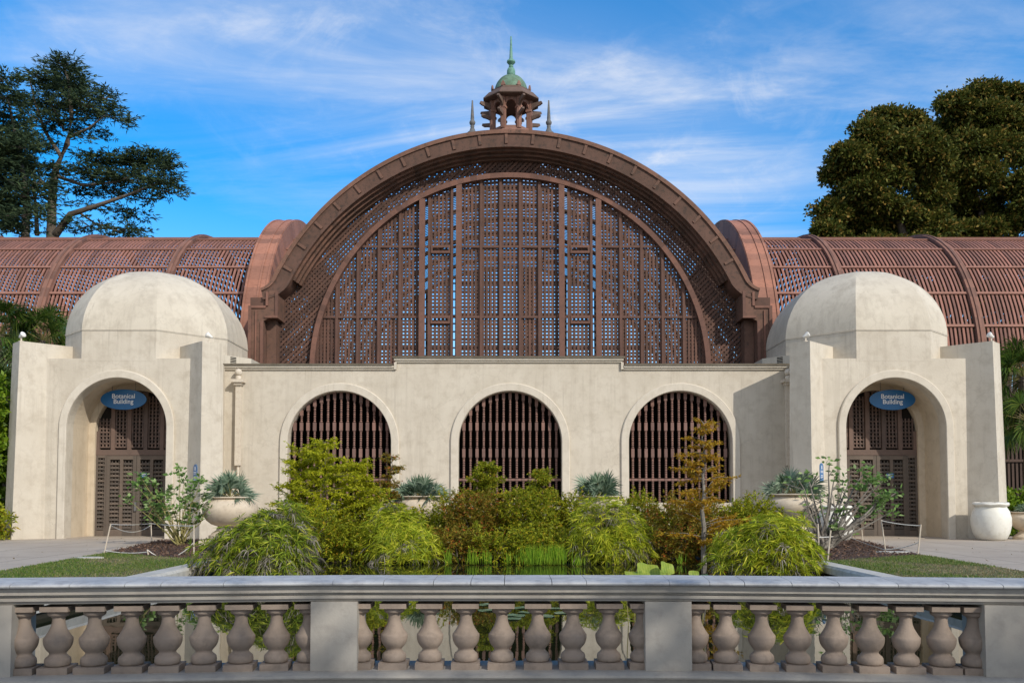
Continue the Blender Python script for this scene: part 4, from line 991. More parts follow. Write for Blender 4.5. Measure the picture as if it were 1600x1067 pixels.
sedge_at(960, -11.6, 1.22, .95, 1.36, 1100, 'bright yellow-green umbrella sedge mound below the right pot of blue palm', seed=25, dry=.12)
sedge_at(1207, -15.8, .98, .85, 1.22, 820, 'bright green umbrella sedge at the right pond edge beside the curb', seed=35, dry=.10, leaf=(.16,.28))

def shrub(name, c, lobes, n, label, cat, mat, seed, size=(.05,.10), asp=.45, group=None, stems=5, flat=0.0, flowers=0, fmat='flower', shell=.55, stem_mat='bark', up=0.3, wig=.25):
    """leafy shrub: stems plus leaf-sized quads spread through several lobes (centre offset, radii)"""
    rs = np.random.RandomState(seed); o = thing(name, c, label, cat, group); lv = Leaves(seed+1); c = np.array(c)
    vol = np.array([l[1][0]*l[1][1]*l[1][2] for l in lobes])**.7; vol /= vol.sum()
    st = MB()
    for (off, rad), f in zip(lobes, vol):
        m_ = int(n*f*2.1); nt_ = max(8, m_//16); d = unit(rs, nt_); rr = rs.uniform(shell, 1.05, nt_)**.6
        tw_ = np.array(off) + d*np.array(rad)*rr[:,None]
        twd = d + np.array([0,0,up]) + rs.normal(size=(nt_,3))*wig
        per = max(1, m_//nt_); idx = np.repeat(np.arange(nt_), per)
        tpos = rs.uniform(0,1,len(idx)); tl = np.mean(size)*3.2
        P = tw_[idx] + twd[idx]*(tpos[:,None]*tl) ; D = twd[idx]*.5 + rs.normal(size=(len(idx),3))*np.array([1,1,.7 if not flat else .15])
        lv.add(P + c, D, rs.uniform(size[0], size[1], len(idx))*1.25, rs.uniform(size[0],size[1],len(idx))*asp*1.5, .15)
        for k in range(2):
            e = np.array(off) + unit(rs,1)[0]*np.array(rad)*.6; st.tube([Vector(c), Vector(c+np.array([e[0]*.3,e[1]*.3,e[2]*.55])), Vector(c+e)], [.022,.015,.006], 5, cap=False)
    lv.build('foliage', MAT[mat], o, c); st.build('stem', MAT[stem_mat], o, c)
    if flowers:
        fl = Leaves(seed+9)
        for (off, rad), f in zip(lobes, vol):
            m_ = int(flowers*f)+1; d = unit(rs, m_); d[:,1] = -abs(d[:,1]); P = np.array(off) + d*np.array(rad)*1.05 + c
            for k in range(5): fl.add(P, d*.6+rs.normal(size=(m_,3))*.8, .06, .04)
        fl.build('flower', MAT[fmat], o, c)
    return o
def bxy(px, Y): p = at(px, 800, Y); return (p.x, Y, -.10)
# central thicket behind the sedges
shrub('thicket_shrub', bxy(742,-9.8), [((0,0,.75),(.75,.6,.75)),((-.25,0,1.25),(.55,.5,.45)),((.35,.1,1.2),(.5,.5,.42)),((-.05,-.5,.4),(.7,.5,.4))], 5200, 'dark rust and green feathery shrub below the middle window, its left half', 'shrub', 'rust', 41, (.04,.09), .3)
shrub('thicket_shrub', bxy(828,-10.0), [((0,0,.75),(.72,.6,.72)),((.15,0,1.25),(.5,.5,.45)),((-.35,.1,1.3),(.4,.4,.42)),((.2,-.5,.45),(.7,.5,.42))], 5200, 'olive green shrub with pale blossoms below the middle window, its right half', 'shrub', 'olive', 42, (.04,.09), .35, flowers=34)
shrub('thicket_shrub', bxy(560,-9.6), [((0,0,.7),(.9,.6,.75)),((.35,0,1.25),(.6,.5,.5)),((-.3,-.2,.5),(.9,.6,.5))], 4200, 'olive shrub with small yellow flowers filling the gap between the two left sedges', 'shrub', 'olive', 43, (.04,.09), .35, flowers=26)
shrub('thicket_shrub', bxy(1068,-9.8), [((0,0,.7),(.95,.6,.72)),((-.4,0,1.15),(.6,.5,.45)),((.3,-.4,.55),(.8,.5,.5)),((.55,0,1.1),(.5,.5,.4))], 5600, 'brown and rust shrub behind the orange tree below the right window', 'shrub', 'rust', 44, (.04,.09), .3)
shrub('thicket_shrub', bxy(895,-9.2), [((0,0,.75),(.5,.5,.75)),((.1,0,1.3),(.4,.4,.4))], 2200, 'small olive shrub tucked left of the pale stone pot below the middle window', 'shrub', 'olive', 45, (.04,.09), .35, flowers=8)
shrub('thicket_shrub', bxy(1000,-9.0), [((0,0,.8),(.5,.5,.8)),((.0,0,1.35),(.35,.4,.35))], 2400, 'small green shrub standing right of the pale stone pot below the right window', 'shrub', 'olive', 46, (.04,.09), .35)
shrub('thicket_shrub', bxy(1165,-9.6), [((0,0,.75),(.7,.6,.7)),((.3,.1,1.25),(.45,.4,.4))], 3000, 'dark green shrub with small leaves left of the shaded urn', 'shrub', 'olive', 47, (.04,.08), .4)
shrub('thicket_shrub', bxy(700,-9.3), [((0,0,.8),(.45,.5,.8)),((.1,0,1.4),(.35,.3,.4))], 2000, 'olive twiggy shrub right of the blue palm pot below the middle window', 'shrub', 'olive', 48, (.04,.08), .35)
shrub('thicket_shrub', bxy(480,-11.6), [((0,0,.5),(1.1,.6,.6)),((.5,0,.75),(.7,.5,.5))], 2600, 'low olive and rust shrub behind the large dark sedge', 'shrub', 'olive', 49, (.04,.09), .35)

for px, mt, sd, lb in ((548,'olive',171,'low dark growth at the waterline between the two left sedges'),(716,'rust',172,'low rusty growth at the waterline below the left end of the rust thicket'),(772,'olive',173,'low growth at the waterline under the middle of the rust thicket'),(846,'olive',174,'low growth at the waterline behind the bright green reeds'),
                    (1050,'rust',175,'low rusty growth at the waterline left of the orange cypress foot'),(1118,'rust',176,'low brown growth at the waterline right of the orange cypress foot')):
    p_ = at(px, 800, -11.7); shrub('waterside_plant', (p_.x, -11.7, ZW+.02), [((0,0,.22),(.62,.3,.28)),((-.3,.1,.45),(.4,.3,.3)),((.3,.1,.4),(.4,.3,.3))], 1700, lb, 'plant', mt, sd, (.05,.11), .3, shell=.2)
for px, hz_, mt, sd, lb in ((470,1.15,'olive',151,'low olive bush against the wall left of the left window'),(590,1.2,'olive',152,'dense olive bush behind the sedges below the left window sill'),(690,1.15,'olive',153,'brownish low bush behind the right end of the left bright sedge'),
                        (790,1.3,'rust',154,'dark rust bush filling the back of the middle thicket'),(880,1.15,'olive',155,'dense olive bush behind the pale blossoming shrub'),(985,1.15,'olive',156,'low green bush behind the bright right sedge mound'),(1080,1.2,'olive',157,'dark brown bush close to the wall behind the orange cypress'),(1170,1.15,'olive',158,'dense low green bush left of the right doorway urn')):
    shrub('backing_bush', bxy(px,-8.3), [((0,0,hz_*.5),(1.15,.5,hz_*.55)),((-.5,-.3,hz_*.4),(.7,.5,hz_*.5)),((.5,-.3,hz_*.4),(.7,.5,hz_*.5))], 3600, lb, 'shrub', mt, sd, (.06,.12), .45, shell=.2)
def conifer(name, base, top, label, mat, seed, nbr, spread, sprays, bark='bark', trunk_r=.05, low=.2, cat='tree', leaf=(.05,.11)):
    """young feathery swamp cypress: slim trunk, level branches, flat sprays of tiny leaves"""
    rs = np.random.RandomState(seed); o = thing(name, base, label, cat); lv = Leaves(seed+1); st = MB(); base = Vector(base); top = Vector(top)
    H = (top-base).length
    pts = [base.lerp(top, i/8) + Vector((rs.normal()*.06, rs.normal()*.06, 0))*(1 if 0 < i < 8 else 0) for i in range(9)]
    st.tube(pts, [trunk_r*(1-.85*i/8) for i in range(9)], 7); st.build('trunk', MAT[bark], o, tuple(base)); br = MB()
    for i in range(nbr):
        f = low + (1-low)*(i+rs.rand())/nbr; p = base.lerp(top, f); a = rs.uniform(0, 2*math.pi); L = spread*(1-f)**.55*rs.uniform(.3,1.25)+.12
        d = Vector((math.cos(a), math.sin(a), rs.uniform(-.15,.75))).normalized(); q = p+d*L+Vector((0,0,-.06*L)); br.tube([p, p.lerp(q,.5)+Vector((0,0,.05)), q], [.012,.008,.003], 4, cap=False)
        m_ = int(1.6*sprays*(L/spread)**.8)+4
        for k in range(m_):
            t = rs.uniform(.12,1.05); s0 = p.lerp(q, t); sd = d.cross(Vector((0,0,1)))*rs.choice((-1,1)); sdv = (d*.6+sd*rs.uniform(.3,1)+Vector((0,0,rs.uniform(-.35,.25)))).normalized(); SL = rs.uniform(.10,.26)
            nn_ = 9; ff = np.linspace(0,1,nn_); P = np.array(s0)+np.outer(ff*SL, np.array(sdv)); D = np.array(sdv)*.6 + rs.normal(size=(nn_,3))*np.array([.9,.9,.4])
            lv.add(P, D, rs.uniform(leaf[0], leaf[1], nn_), .03, .2)
    br.build('branch', MAT[bark], o, tuple(base)); lv.build('foliage', MAT[mat], o, tuple(base)); return o
def con(px, py0, py1, Y, *a, dx=0, **k): p = at(px, 800, Y); t_ = at(px+dx, py1, Y); return conifer(a[0], (p.x, Y, ZW if py0 is None else .02), (t_.x, Y, t_.z), *a[1:], **k)
con(1099, None, 660, -12.2, 'swamp_cypress', 'slim young cypress with autumn orange needles before the right window', 'orange', 61, 46, 1.05, 18, trunk_r=.075, low=.12, bark='greybark')
con(508, 0, 690, -10.2, 'swamp_cypress', 'tallest yellow-green feathery cypress before the left window', 'cypress_y', 62, 84, 1.35, 22, low=.08)
con(468, 0, 702, -9.6, 'swamp_cypress', 'yellow-green feathery cypress at the left end of the left window', 'cypress_y', 63, 58, 1.0, 20, low=.08)
con(560, 0, 722, -9.4, 'swamp_cypress', 'olive-tipped feathery cypress at the right end of the left window', 'cypress_y', 64, 64, 1.05, 20, low=.08)
con(762, 0, 722, -8.8, 'swamp_cypress', 'thin olive cypress rising left in front of the middle window', 'olive', 65, 60, .85, 22, low=.2)
con(846, 0, 738, -8.8, 'swamp_cypress', 'thin olive cypress rising right in front of the middle window', 'olive', 66, 60, .85, 22, low=.2)
con(612, 0, 712, -7.6, 'swamp_cypress', 'thin rust-tinted cypress sapling between left window and blue palm pot', 'rust', 67, 22, .45, 16, low=.3)

def reeds(px, Y, n, h, spread, label, seed, name='reed_clump', mat='reed'):
    p = at(px, 880, Y); c = (p.x, Y, ZW); o = thing(name, c, label, 'reeds', 'green reed clumps standing in the water'); rs = np.random.RandomState(seed); lv = Leaves(seed)
    P = np.array(c) + np.stack([rs.normal(size=n)*spread, rs.normal(size=n)*spread*.5, np.zeros(n)], 1)
    D = np.stack([rs.normal(size=n)*.13, rs.normal(size=n)*.13, np.ones(n)], 1); lv.add(P, D, rs.uniform(.45,1.0,n)*h, rs.uniform(.010,.019,n), rs.uniform(.0,.12), side=(0,1,0)); lv.build('blade', MAT[mat], o, c); return o
reeds(832, -12.6, 190, .62, .17, 'dense bright green reed clump left of centre in the pond', 71)
reeds(866, -12.5, 190, .62, .15, 'dense bright green reed clump right beside the other dense one', 72)
reeds(738, -12.5, 40, .55, .10, 'thin green reeds before the rust shrub', 73)
reeds(762, -12.4, 26, .5, .08, 'narrow tuft of upright reeds at the foot of the rust shrub', 74)
reeds(700, -12.5, 22, .5, .06, 'sparse reeds right of the bright left sedge mound', 75)
reeds(793, -12.5, 16, .5, .05, 'few short reeds under the red-leaved thicket', 76)
reeds(905, -12.9, 26, .4, .08, 'sparse dry-tipped reeds under the bright right sedge mound', 77)
reeds(1062, -12.4, 18, .4, .06, 'sparse reeds left of the orange cypress foot', 78)
# lotus leaves and lily pads
def disc(mb, c, r, tilt, yaw, cup_=.12, n=18, notch=False):
    c = Vector(c); rot = Matrix.Rotation(yaw, 3, 'Z') @ Matrix.Rotation(tilt, 3, 'X'); vs = [c]; rr = [(.5,.0),(1.0,1.0)]
    for f, u in rr:
        for k in range(n):
            t = 2*math.pi*k/n; w_ = 1+.06*math.sin(3*t+yaw*5); vs.append(c + rot @ Vector((r*f*w_*math.cos(t), r*f*w_*math.sin(t), cup_*r*f*f*(1+1.2*math.sin(3*t+yaw)+.6*math.sin(5*t)))))
    fs = [(0, 1+k, 1+(k+1)%n) for k in range(n)] + [(1+k, 1+n+k, 1+n+(k+1)%n, 1+(k+1)%n) for k in range(n)]
    mb.add(vs, fs)
rs = random.Random(5); lotpos = [(990,894,.15,20),(1012,889,.21,48),(1034,893,.16,30),(1052,897,.13,10),(1042,884,.14,60),(1062,899,.11,25),(1000,900,.14,15),(1084,893,.09,55),(1101,897,.07,40),(978,903,.12,10)]
for i, (px, py, r, tl) in enumerate(lotpos):
    p = at(px, py+4, -23.2 + .12*(i%4)); r *= .8; o = thing('lotus_leaf', (p.x, p.y, ZW), None, None)
    o['category'] = 'lotus leaf'; o['group'] = 'lotus leaves above the pond in front of the orange cypress'
    o['label'] = ['outer left round lotus leaf lying low above the pond', 'largest bright green lotus leaf tilted towards the viewer', 'green lotus leaf tucked under the tallest one', 'small lotus leaf right of the bright one',
                  'tallest upright lotus leaf of the cluster', 'small flat lotus leaf at the right end of the green cluster', 'low lotus leaf beneath the largest bright one', 'lone small yellowing lotus leaf right of the cluster', 'tiny rightmost lotus leaf near the orange cypress reflection', 'lowest lotus leaf half hidden by the balustrade coping'][i]
    mb = MB(); disc(mb, (0,0,p.z-ZW), r, R(tl*.8), R(rs.uniform(-40,40))); mb.build('leaf_blade', MAT['lotus'] if i in (0,1,2,4,7) else MAT['lotusdark'], o, smooth=60)
    mb = MB(); mb.tube([(rs.uniform(-.05,.05),.05,-.1),(0,0,p.z-ZW-.01)], .006, 5); mb.build('stalk', MAT['stalk'], o)
padpos = [(758,944),(760,953),(812,949),(820,956),(838,951),(806,961),(868,950),(878,957),(632,943),(800,966),(852,962)]
for i, (px, py) in enumerate(padpos):
    p = gnd(px, py, ZW+.006); o = thing('lily_pad', p, 'round pale green lily pad floating on the pond, seen between the balusters', 'lily pad', 'floating lily pads')
    mb = MB(); disc(mb, (0,0,0), rs.uniform(.10,.15), 0, R(rs.uniform(0,360)), .03); mb.build('pad_blade', MAT['pad'], o, smooth=60)
# potted palms
def fan(lv, base, d, L, n, spread=R(75), wd=.03, droop=.25, rs=None, side=None):
    """one fan leaf: blades radiating in a plane from the end of its stalk"""
    d = d/np.linalg.norm(d); s = np.cross(d, rs.normal(size=3) if side is None else side); s /= np.linalg.norm(s)
    th = np.linspace(-spread, spread, n); D = np.outer(np.cos(th), d) + np.outer(np.sin(th), s)
    nn = np.cross(d, s); D = D + nn*.12*np.cos(th*2)[:,None] + rs.normal(size=(n,3))*.04
    lv.add(np.repeat(base[None], n, 0), D, L*(1-.18*np.abs(th)/spread)*rs.uniform(.85,1.1,n), wd, droop, side=nn)
def urn(px, Y, label, s=1.0, zb=0.0, round_=False):
    p = at(px, 800, Y); o = thing('stone_urn', (p.x, Y, zb), label, 'urn', 'big stone urns along the front of the building')
    pr = [(.42,.30),(.42,.36),(.36,.40),(.34,.44),(.47,.50),(.62,.62),(.76,.78),(.84,.95),(.86,1.08),(.80,1.20),(.70,1.28),(.66,1.32),(.70,1.34),(.78,1.355),(.80,1.38),(.78,1.40),(.70,1.40),(.62,1.36),(.60,1.30)]
    if round_: pr = [(.42,.30),(.42,.36),(.36,.40),(.40,.43),(.58,.49),(.74,.62),(.85,.80),(.88,.96),(.84,1.10),(.76,1.20),(.66,1.27),(.62,1.30),(.70,1.325),(.72,1.35),(.70,1.375),(.62,1.36),(.58,1.30)]
    mb = MB(); mb.lathe([(r*s, z*s) for r, z in pr], n=40); mb.build('bowl', MAT['urn'], o, smooth=45)
    mb = MB(); mb.lathe([(r*s, z*s) for r, z in [(.66,.0),(.66,.14),(.60,.16),(.56,.22),(.50,.26),(.44,.299)]], n=36); mb.build('pedestal', MAT['urn'], o, smooth=45)
    mb = MB(); mb.lathe([(.60*s,1.28*s),(.60*s,1.335*s)], n=24); mb.build('soil', MAT['soil'], o); return o, Vector((p.x, Y, zb+1.33*s))
def potpalm(c, label, seed, n=46, L=.52, rad=.75, hh_=.55):
    n = int(n*.8)
    o = thing('potted_fan_palm', c, label, 'palm', 'blue-green fan palms in the stone urns'); rs_ = np.random.RandomState(seed); lv = Leaves(seed); st = MB(); c = np.array(c)
    for i in range(n):
        a = rs_.uniform(0, 2*np.pi); e = rs_.uniform(-.12, 1.0); d = np.array([math.cos(a)*math.cos(e*1.4), math.sin(a)*math.cos(e*1.4), math.sin(e*1.4)+.05]); rr = rs_.uniform(.35,1.0)
        b_ = c + d*np.array([rad, rad, hh_])*rr*.75
        st.tube([Vector(c+d*.05), Vector(c+d*np.array([rad,rad,hh_])*rr*.4+np.array([0,0,.05])), Vector(b_)], .009, 4, cap=False); fan(lv, b_, d+np.array([0,0,.1]), L*rs_.uniform(.7,1.1), 13, wd=.055, droop=.2, rs=rs_)
    st.build('leaf_stalk', MAT['stalk'], o, tuple(c)); lv.build('foliage', MAT['bluepalm'], o, tuple(c))
for px, Y, s, ul, pl, sd, kw in ((360,-6.0,1.0,'sunlit cream stone urn right of the left doorway','wide shaggy fan palm in the urn right of the left doorway',81,dict(n=60,L=.62,rad=1.05,hh_=.78)),
                             (654,-6.0,1.0,'stone urn between left and middle windows, nearly hidden by sedge','blue fan palm in the urn between the left and middle windows',82,dict(n=64,L=.6,rad=1.0,hh_=.62)),
                             (938,-6.0,1.0,'stone urn between middle and right windows with pale rim showing','blue fan palm in the urn between the middle and right windows',83,dict(n=64,L=.62,rad=.95,hh_=.80)),
                             (1238,-6.0,1.05,'half shaded stone urn left of the right doorway behind bare branches','blue fan palm in the half shaded urn left of the right doorway',84,dict(n=64,L=.62,rad=.95,hh_=.80))):
    o, c = urn(px, Y, ul, s, .18, px < 400); potpalm(tuple(c), pl, sd, **kw)
    mb = MB(); mb.box(o.location.x-.75, o.location.x+.75, Y-.75, Y+.75, 0.0, .178); bb = mb.build('plinth', MAT['urn'], None)
    bb.parent = o; bb.location = (-o.location.x, -Y, -.18)
def jar(px, Y, label, s=1.0):
    p = at(px, 800, Y); o = thing('white_jar', (p.x, Y, .01), label, 'jar', 'white glazed jars beside the doorways')
    mb = MB(); mb.lathe([(r*s,z*s) for r, z in [(.44,0),(.52,.06),(.62,.25),(.68,.50),(.68,.72),(.62,.94),(.54,1.06),(.50,1.12),(.44,1.12),(.44,1.0)]], n=40); mb.build('jar_body', MAT['jar'], o, smooth=45)
    mb = MB(); pts = []
    mb.lathe([(.50*s,1.10*s),(.60*s,1.12*s),(.63*s,1.17*s),(.60*s,1.22*s),(.50*s,1.235*s),(.42*s,1.19*s)], n=40); mb.v = [(x, y, z+.012*math.sin(7*math.atan2(y,x))) for x,y,z in mb.v]; mb.build('rolled_rim', MAT['jar'], o, smooth=50); return o
jar(1548, -2.9, 'round white glazed jar standing at the outer corner of the right pavilion', 1.0).scale = (.97,.97,1.09)
jar(1303, -3.3, 'white glazed jar behind the bare grey shrub by the right doorway', 1.0)
o, c = urn(1604, -2.2, 'small stone urn at the right picture edge beyond the white jar', .72, 0.0)
potpalm(tuple(c), 'small yellow-green palm in the urn at the right picture edge', 85, n=24, L=.35, rad=.4, hh_=.3)

# the two frangipani shrubs in the mulch beds
def bare_shrub(name, base, tips, label, seed, mat, leafn, stem, r0=.05, lsize=(.14,.24), asp=.5):
    tips = [(a, int(b*2.2)) for a, b in tips]; lsize = (lsize[0]*1.35, lsize[1]*1.35)
    rs_ = np.random.RandomState(seed); base = Vector(base); o = thing(name, base, label, 'shrub'); st = MB(); lv = Leaves(seed)
    for tp, nl in tips:
        tp = Vector(tp); q = [base + Vector((rs_.normal()*.06, rs_.normal()*.06, 0))]; m_ = 6
        for i in range(1, m_+1):
            f = i/m_; pnt = base.lerp(tp, f); pnt = pnt + Vector(((f-f*f)*(base.x-tp.x)*.25+rs_.normal()*.04, rs_.normal()*.05, (f-f*f)*-.25+rs_.normal()*.025)); q.append(pnt if i < m_ else tp)
        st.tube(q, [r0*(1-.78*i/m_) for i in range(m_+1)], 6)
        for k in range(3):      # twigs
            a = q[rs_.randint(2, m_)]; e = a + Vector((rs_.normal()*.22, rs_.normal()*.22, rs_.uniform(.1,.4))); st.tube([a, a.lerp(e,.5)+Vector((rs_.normal()*.03,0,0)), e], [r0*.35, r0*.28, r0*.16], 5)
            if nl and rs_.rand() < .75:
                n_ = max(2, nl//3); D = rs_.normal(size=(n_,3)); D[:,2] = abs(D[:,2])*.6; lv.add(np.repeat(np.array(e)[None], n_, 0), D, rs_.uniform(lsize[0],lsize[1],n_), rs_.uniform(lsize[0],lsize[1],n_)*asp, .15)
        if nl:
            D = rs_.normal(size=(nl,3)); D[:,2] = abs(D[:,2])*.7; P = np.repeat(np.array(tp)[None], nl, 0) + rs_.normal(size=(nl,3))*.10; lv.add(P, D, rs_.uniform(lsize[0],lsize[1],nl), rs_.uniform(lsize[0],lsize[1],nl)*asp, .15)
    st.build('branch', MAT[stem], o, tuple(base)); lv.build('foliage', MAT[mat], o, tuple(base))
bl = gnd(282, 852); YB = bl.y
tipsL = [((px,py),n_) for px,py,n_ in ((210,758,18),(203,782,14),(222,748,18),(240,757,16),(255,775,14),(232,790,16),(268,768,12),(280,738,16),(288,752,12),(300,765,16),(312,752,18),(318,778,14),(305,795,12),(262,800,12),(240,812,10),(325,795,12),(290,785,10),(272,790,8),(310,812,8),(225,770,12),(295,775,8),(250,795,10))]
rr_ = random.Random(9)
bare_shrub('leafy_frangipani', bl, [(at(p[0],p[1],YB+rr_.uniform(-.6,.6)), n_) for p, n_ in tipsL], 'leafy frangipani shrub with green stems before the left doorway', 91, 'plum', 12, 'stalk', .028, (.09,.17))
brr = gnd(1288, 858); YB = brr.y
tipsR = [((px,py),n_) for px,py,n_ in ((1245,745,4),(1262,742,5),(1296,722,8),(1304,745,6),(1318,760,6),(1352,735,14),(1345,760,16),(1365,752,18),(1382,748,14),(1388,775,18),(1372,785,20),(1360,798,16),(1392,800,14),(1330,742,5),(1310,780,6),(1255,775,3),(1240,800,0),(1268,790,0),(1335,790,2),(1350,812,4),(1236,820,0),(1282,770,2),(1400,770,8))]
bare_shrub('bare_frangipani', brr, [(at(p[0],p[1],YB+rr_.uniform(-.5,.5)), n_) for p, n_ in tipsR], 'grey branched frangipani with few leaves before the right doorway', 92, 'plum', 10, 'greybark', .055, (.09,.18))
# rope barriers
def barrier(stakes, ropes, label):
    o = thing('rope_barrier', gnd(*stakes[0][0]), label, 'rope barrier'); O = tuple(o.location); S2 = []
    for b_, t_ in stakes:
        pb = gnd(*b_); pt = at(t_[0], t_[1], pb.y); S2.append((pb, pt)); mb = MB(); mb.tube([pb, pt], .018, 6); mb.build('stake', MAT['stake'], o, O)
    for i, j, f0, f1, sag in ropes:
        a = S2[i][0].lerp(S2[i][1], f0); c = S2[j][0].lerp(S2[j][1], f1); mb = MB()
        mb.tube([a.lerp(c, k/10) - Vector((0,0,sag*4*(k/10)*(1-k/10))) for k in range(11)], .013, 5); mb.build('rope', MAT['rope'], o, O)
barrier([((163,864),(173,818)),((237,846),(236,817)),((303,869),(303,820)),((232,868),(230,858))], [(0,1,.98,.98,.03),(0,1,.95,.9,.22),(1,2,.98,.97,.02),(3,2,.95,.45,.30),(0,3,.1,.6,.05)], 'stakes and sagging pale rope around the left mulch bed')
barrier([((1280,871),(1278,818)),((1293,877),(1298,828)),((1384,864),(1377,812)),((1434,867),(1439,819)),((1326,845),(1326,822)),((1348,844),(1346,824))], [(2,3,.98,.96,.03),(2,3,.12,.42,.05),(4,2,.3,.1,.02),(0,4,.6,.5,.03)], 'stakes and pale rope around the right mulch bed')
# stepping slab and stones
for px, py, nm, lab, sx, sy in ((140,873,'stone_slab','flat pale stone slab set in the left lawn edge',.34,.22),(1395,864,'stone_slab','flat pale stone slab lying on the right mulch edge',.5,.3)):
    p = gnd(px, py); rr2 = random.Random(px); mb = MB(); poly = [Vector((p.x+sx*math.cos(a)*rr2.uniform(.8,1.1), p.y+sy*math.sin(a)*rr2.uniform(.8,1.1), .0)) for a in [2*math.pi*k/11 for k in range(11)]]; mb.prism(poly, (0,0,.05)); tag(mb.build(nm, MAT['curb'], None, tuple(p)), lab, 'stone')

# lawns and mulch: real blades and chips
def inside(poly, x, y):
    c = np.zeros(len(x), bool); n = len(poly); j = n-1
    for i in range(n):
        xi, yi = poly[i]; xj, yj = poly[j]
        c ^= ((yi > y) != (yj > y)) & (x < (xj-xi)*(y-yi)/(yj-yi+1e-9)+xi); j = i
    return c
rs = np.random.RandomState(77); lv = Leaves(77); lw2 = Leaves(79)
for li, poly in enumerate((lawnL, lawnR)):
    xs_ = [p[0] for p in poly]; n = 42000; x = rs.uniform(min(xs_), max(xs_), n); y = rs.uniform(-20.5, -9.5, n); k = inside(poly, x, y); x, y = x[k], y[k]; n = len(x)
    fld = np.sin(x*1.7+y*.6+li)+np.sin(x*.7-y*1.1+2*li)+.6*np.sin(x*3.1+y*2.3)+rs.normal(size=n)*.7 + (1.0 if li else -.1)
    P = np.stack([x,y,np.full(n,.012)],1); D = np.stack([rs.normal(size=n)*.6, rs.normal(size=n)*.6, np.ones(n)],1); L_ = rs.uniform(.025,.06,n); W_ = rs.uniform(.008,.016,n); q = fld > 1.0
    lv.add(P[~q], D[~q], L_[~q], W_[~q]); q &= rs.rand(n) < .6; lw2.add(P[q], D[q], L_[q]*.7, W_[q])
tag(lv.build('lawn_grass', MAT['grass']), kind='stuff'); tag(lw2.build('dry_grass', MAT['straw']), kind='stuff')
lv = Leaves(78)
for poly in ([(p.x,p.y) for p in ML], [(p.x,p.y) for p in MR]):
    xs_ = [p[0] for p in poly]; ys_ = [p[1] for p in poly]; n = 9000; x = rs.uniform(min(xs_), max(xs_), n); y = rs.uniform(min(ys_), max(ys_), n); k = inside(poly, x, y); x, y = x[k], y[k]; n = len(x)
    lv.add(np.stack([x,y,np.full(n,.022)+rs.uniform(0,.03,n)],1), np.stack([rs.normal(size=n), rs.normal(size=n), rs.uniform(-.1,.5,n)],1), rs.uniform(.03,.11,n), rs.uniform(.015,.035,n))
tag(lv.build('mulch_chips', MAT['chips']), kind='stuff')

lv = Leaves(80); n = 900; x = rs.uniform(-20,20,n); y = rs.uniform(-20,-2.5,n); k = (np.abs(x) > 7.3); x, y = x[k], y[k]; n = len(x)
lv.add(np.stack([x,y,np.full(n,.026)],1), np.stack([rs.normal(size=n), rs.normal(size=n), rs.uniform(0,.25,n)],1), rs.uniform(.05,.12,n), rs.uniform(.025,.06,n), side=(0,0,1)); tag(lv.build('fallen_leaves', MAT['straw']), kind='stuff')
# palms and shrubs at the sides of the building
def fan_palm(loc, hgt, n, L, label, seed, stalk=1.1):
    o = thing('fan_palm', loc, label, 'palm'); rs_ = np.random.RandomState(seed); c = np.array(loc)+np.array([0,0,hgt]); mb = MB()
    mb.tube([Vector(loc), Vector(loc)+Vector((.1,0,hgt*.5)), Vector(c)], [.2,.17,.15], 10); mb.build('trunk', MAT['bark'], o, loc); lv = Leaves(seed); st = MB()
    for i in range(n):
        a = rs_.uniform(0,2*np.pi); e = rs_.uniform(-.5,1.3); d = np.array([math.cos(a)*math.cos(e), math.sin(a)*math.cos(e), math.sin(e)]); b_ = c+d*stalk*rs_.uniform(.7,1.1); st.tube([Vector(c), Vector(c+d*stalk*.5), Vector(b_)], .018, 4, cap=False)
        fan(lv, b_, d+np.array([0,0,-.15]), L*rs_.uniform(.8,1.1), 30, R(110), .055, .35, rs_)
    st.build('leaf_stalk', MAT['stalk'], o, loc); lv.build('crown', MAT['fanpalm'], o, loc)
def pxy(px, Y, z=0.0): p = at(px, 700, Y); return (p.x, Y, z)
fan_palm(pxy(62,3.6), 8.3, 34, 1.25, 'tall fan palm whose crown shows above the left pavilion, nearest its dome', 101)
fan_palm(pxy(-5,3.2), 8.5, 34, 1.3, 'fan palm with yellowing fronds at the left picture edge above the pavilion', 102)
fan_palm(pxy(5,2.0), 5.6, 30, 1.2, 'lower fan palm at the left picture edge behind the trumpet shrub', 103)
fan_palm(pxy(1602,2.6), 6.6, 36, 1.3, 'fan palm at the right picture edge beyond the right pavilion, higher crown', 104)
fan_palm(pxy(1612,1.2), 4.6, 30, 1.1, 'shorter fan palm at the right picture edge beyond the right pavilion', 105)
fan_palm(pxy(1488,4.4), 7.3, 12, .55, 'slender palm sprouting behind the right dome against the red roof', 106, .6)
tl = pxy(-32,-1.4)
shrub('trumpet_shrub', tl, [((0,0,2.9),(.95,.8,1.6)),((.05,0,4.6),(.9,.8,1.1)),((-.7,0,1.2),(.8,.9,1.2))], 5200, 'tall green shrub with hanging yellow trumpet flowers at the left picture edge', 'shrub', 'hedge', 107, (.14,.26), .45, flowers=70, fmat='yellow')
shrub('edge_shrub', pxy(1588,0.6), [((0,0,.7),(.7,.6,.7)),((.5,0,1.0),(.6,.5,.6))], 1600, 'green leafy shrub behind the white jar at the right picture edge', 'shrub', 'hedge', 108, (.10,.18), .45)
shrub('edge_shrub', pxy(-14,-3.2), [((0,0,.35),(.5,.5,.35))], 500, 'low dark shrub at the foot of the left pavilion outer corner', 'shrub', 'olive', 109, (.10,.18), .35)

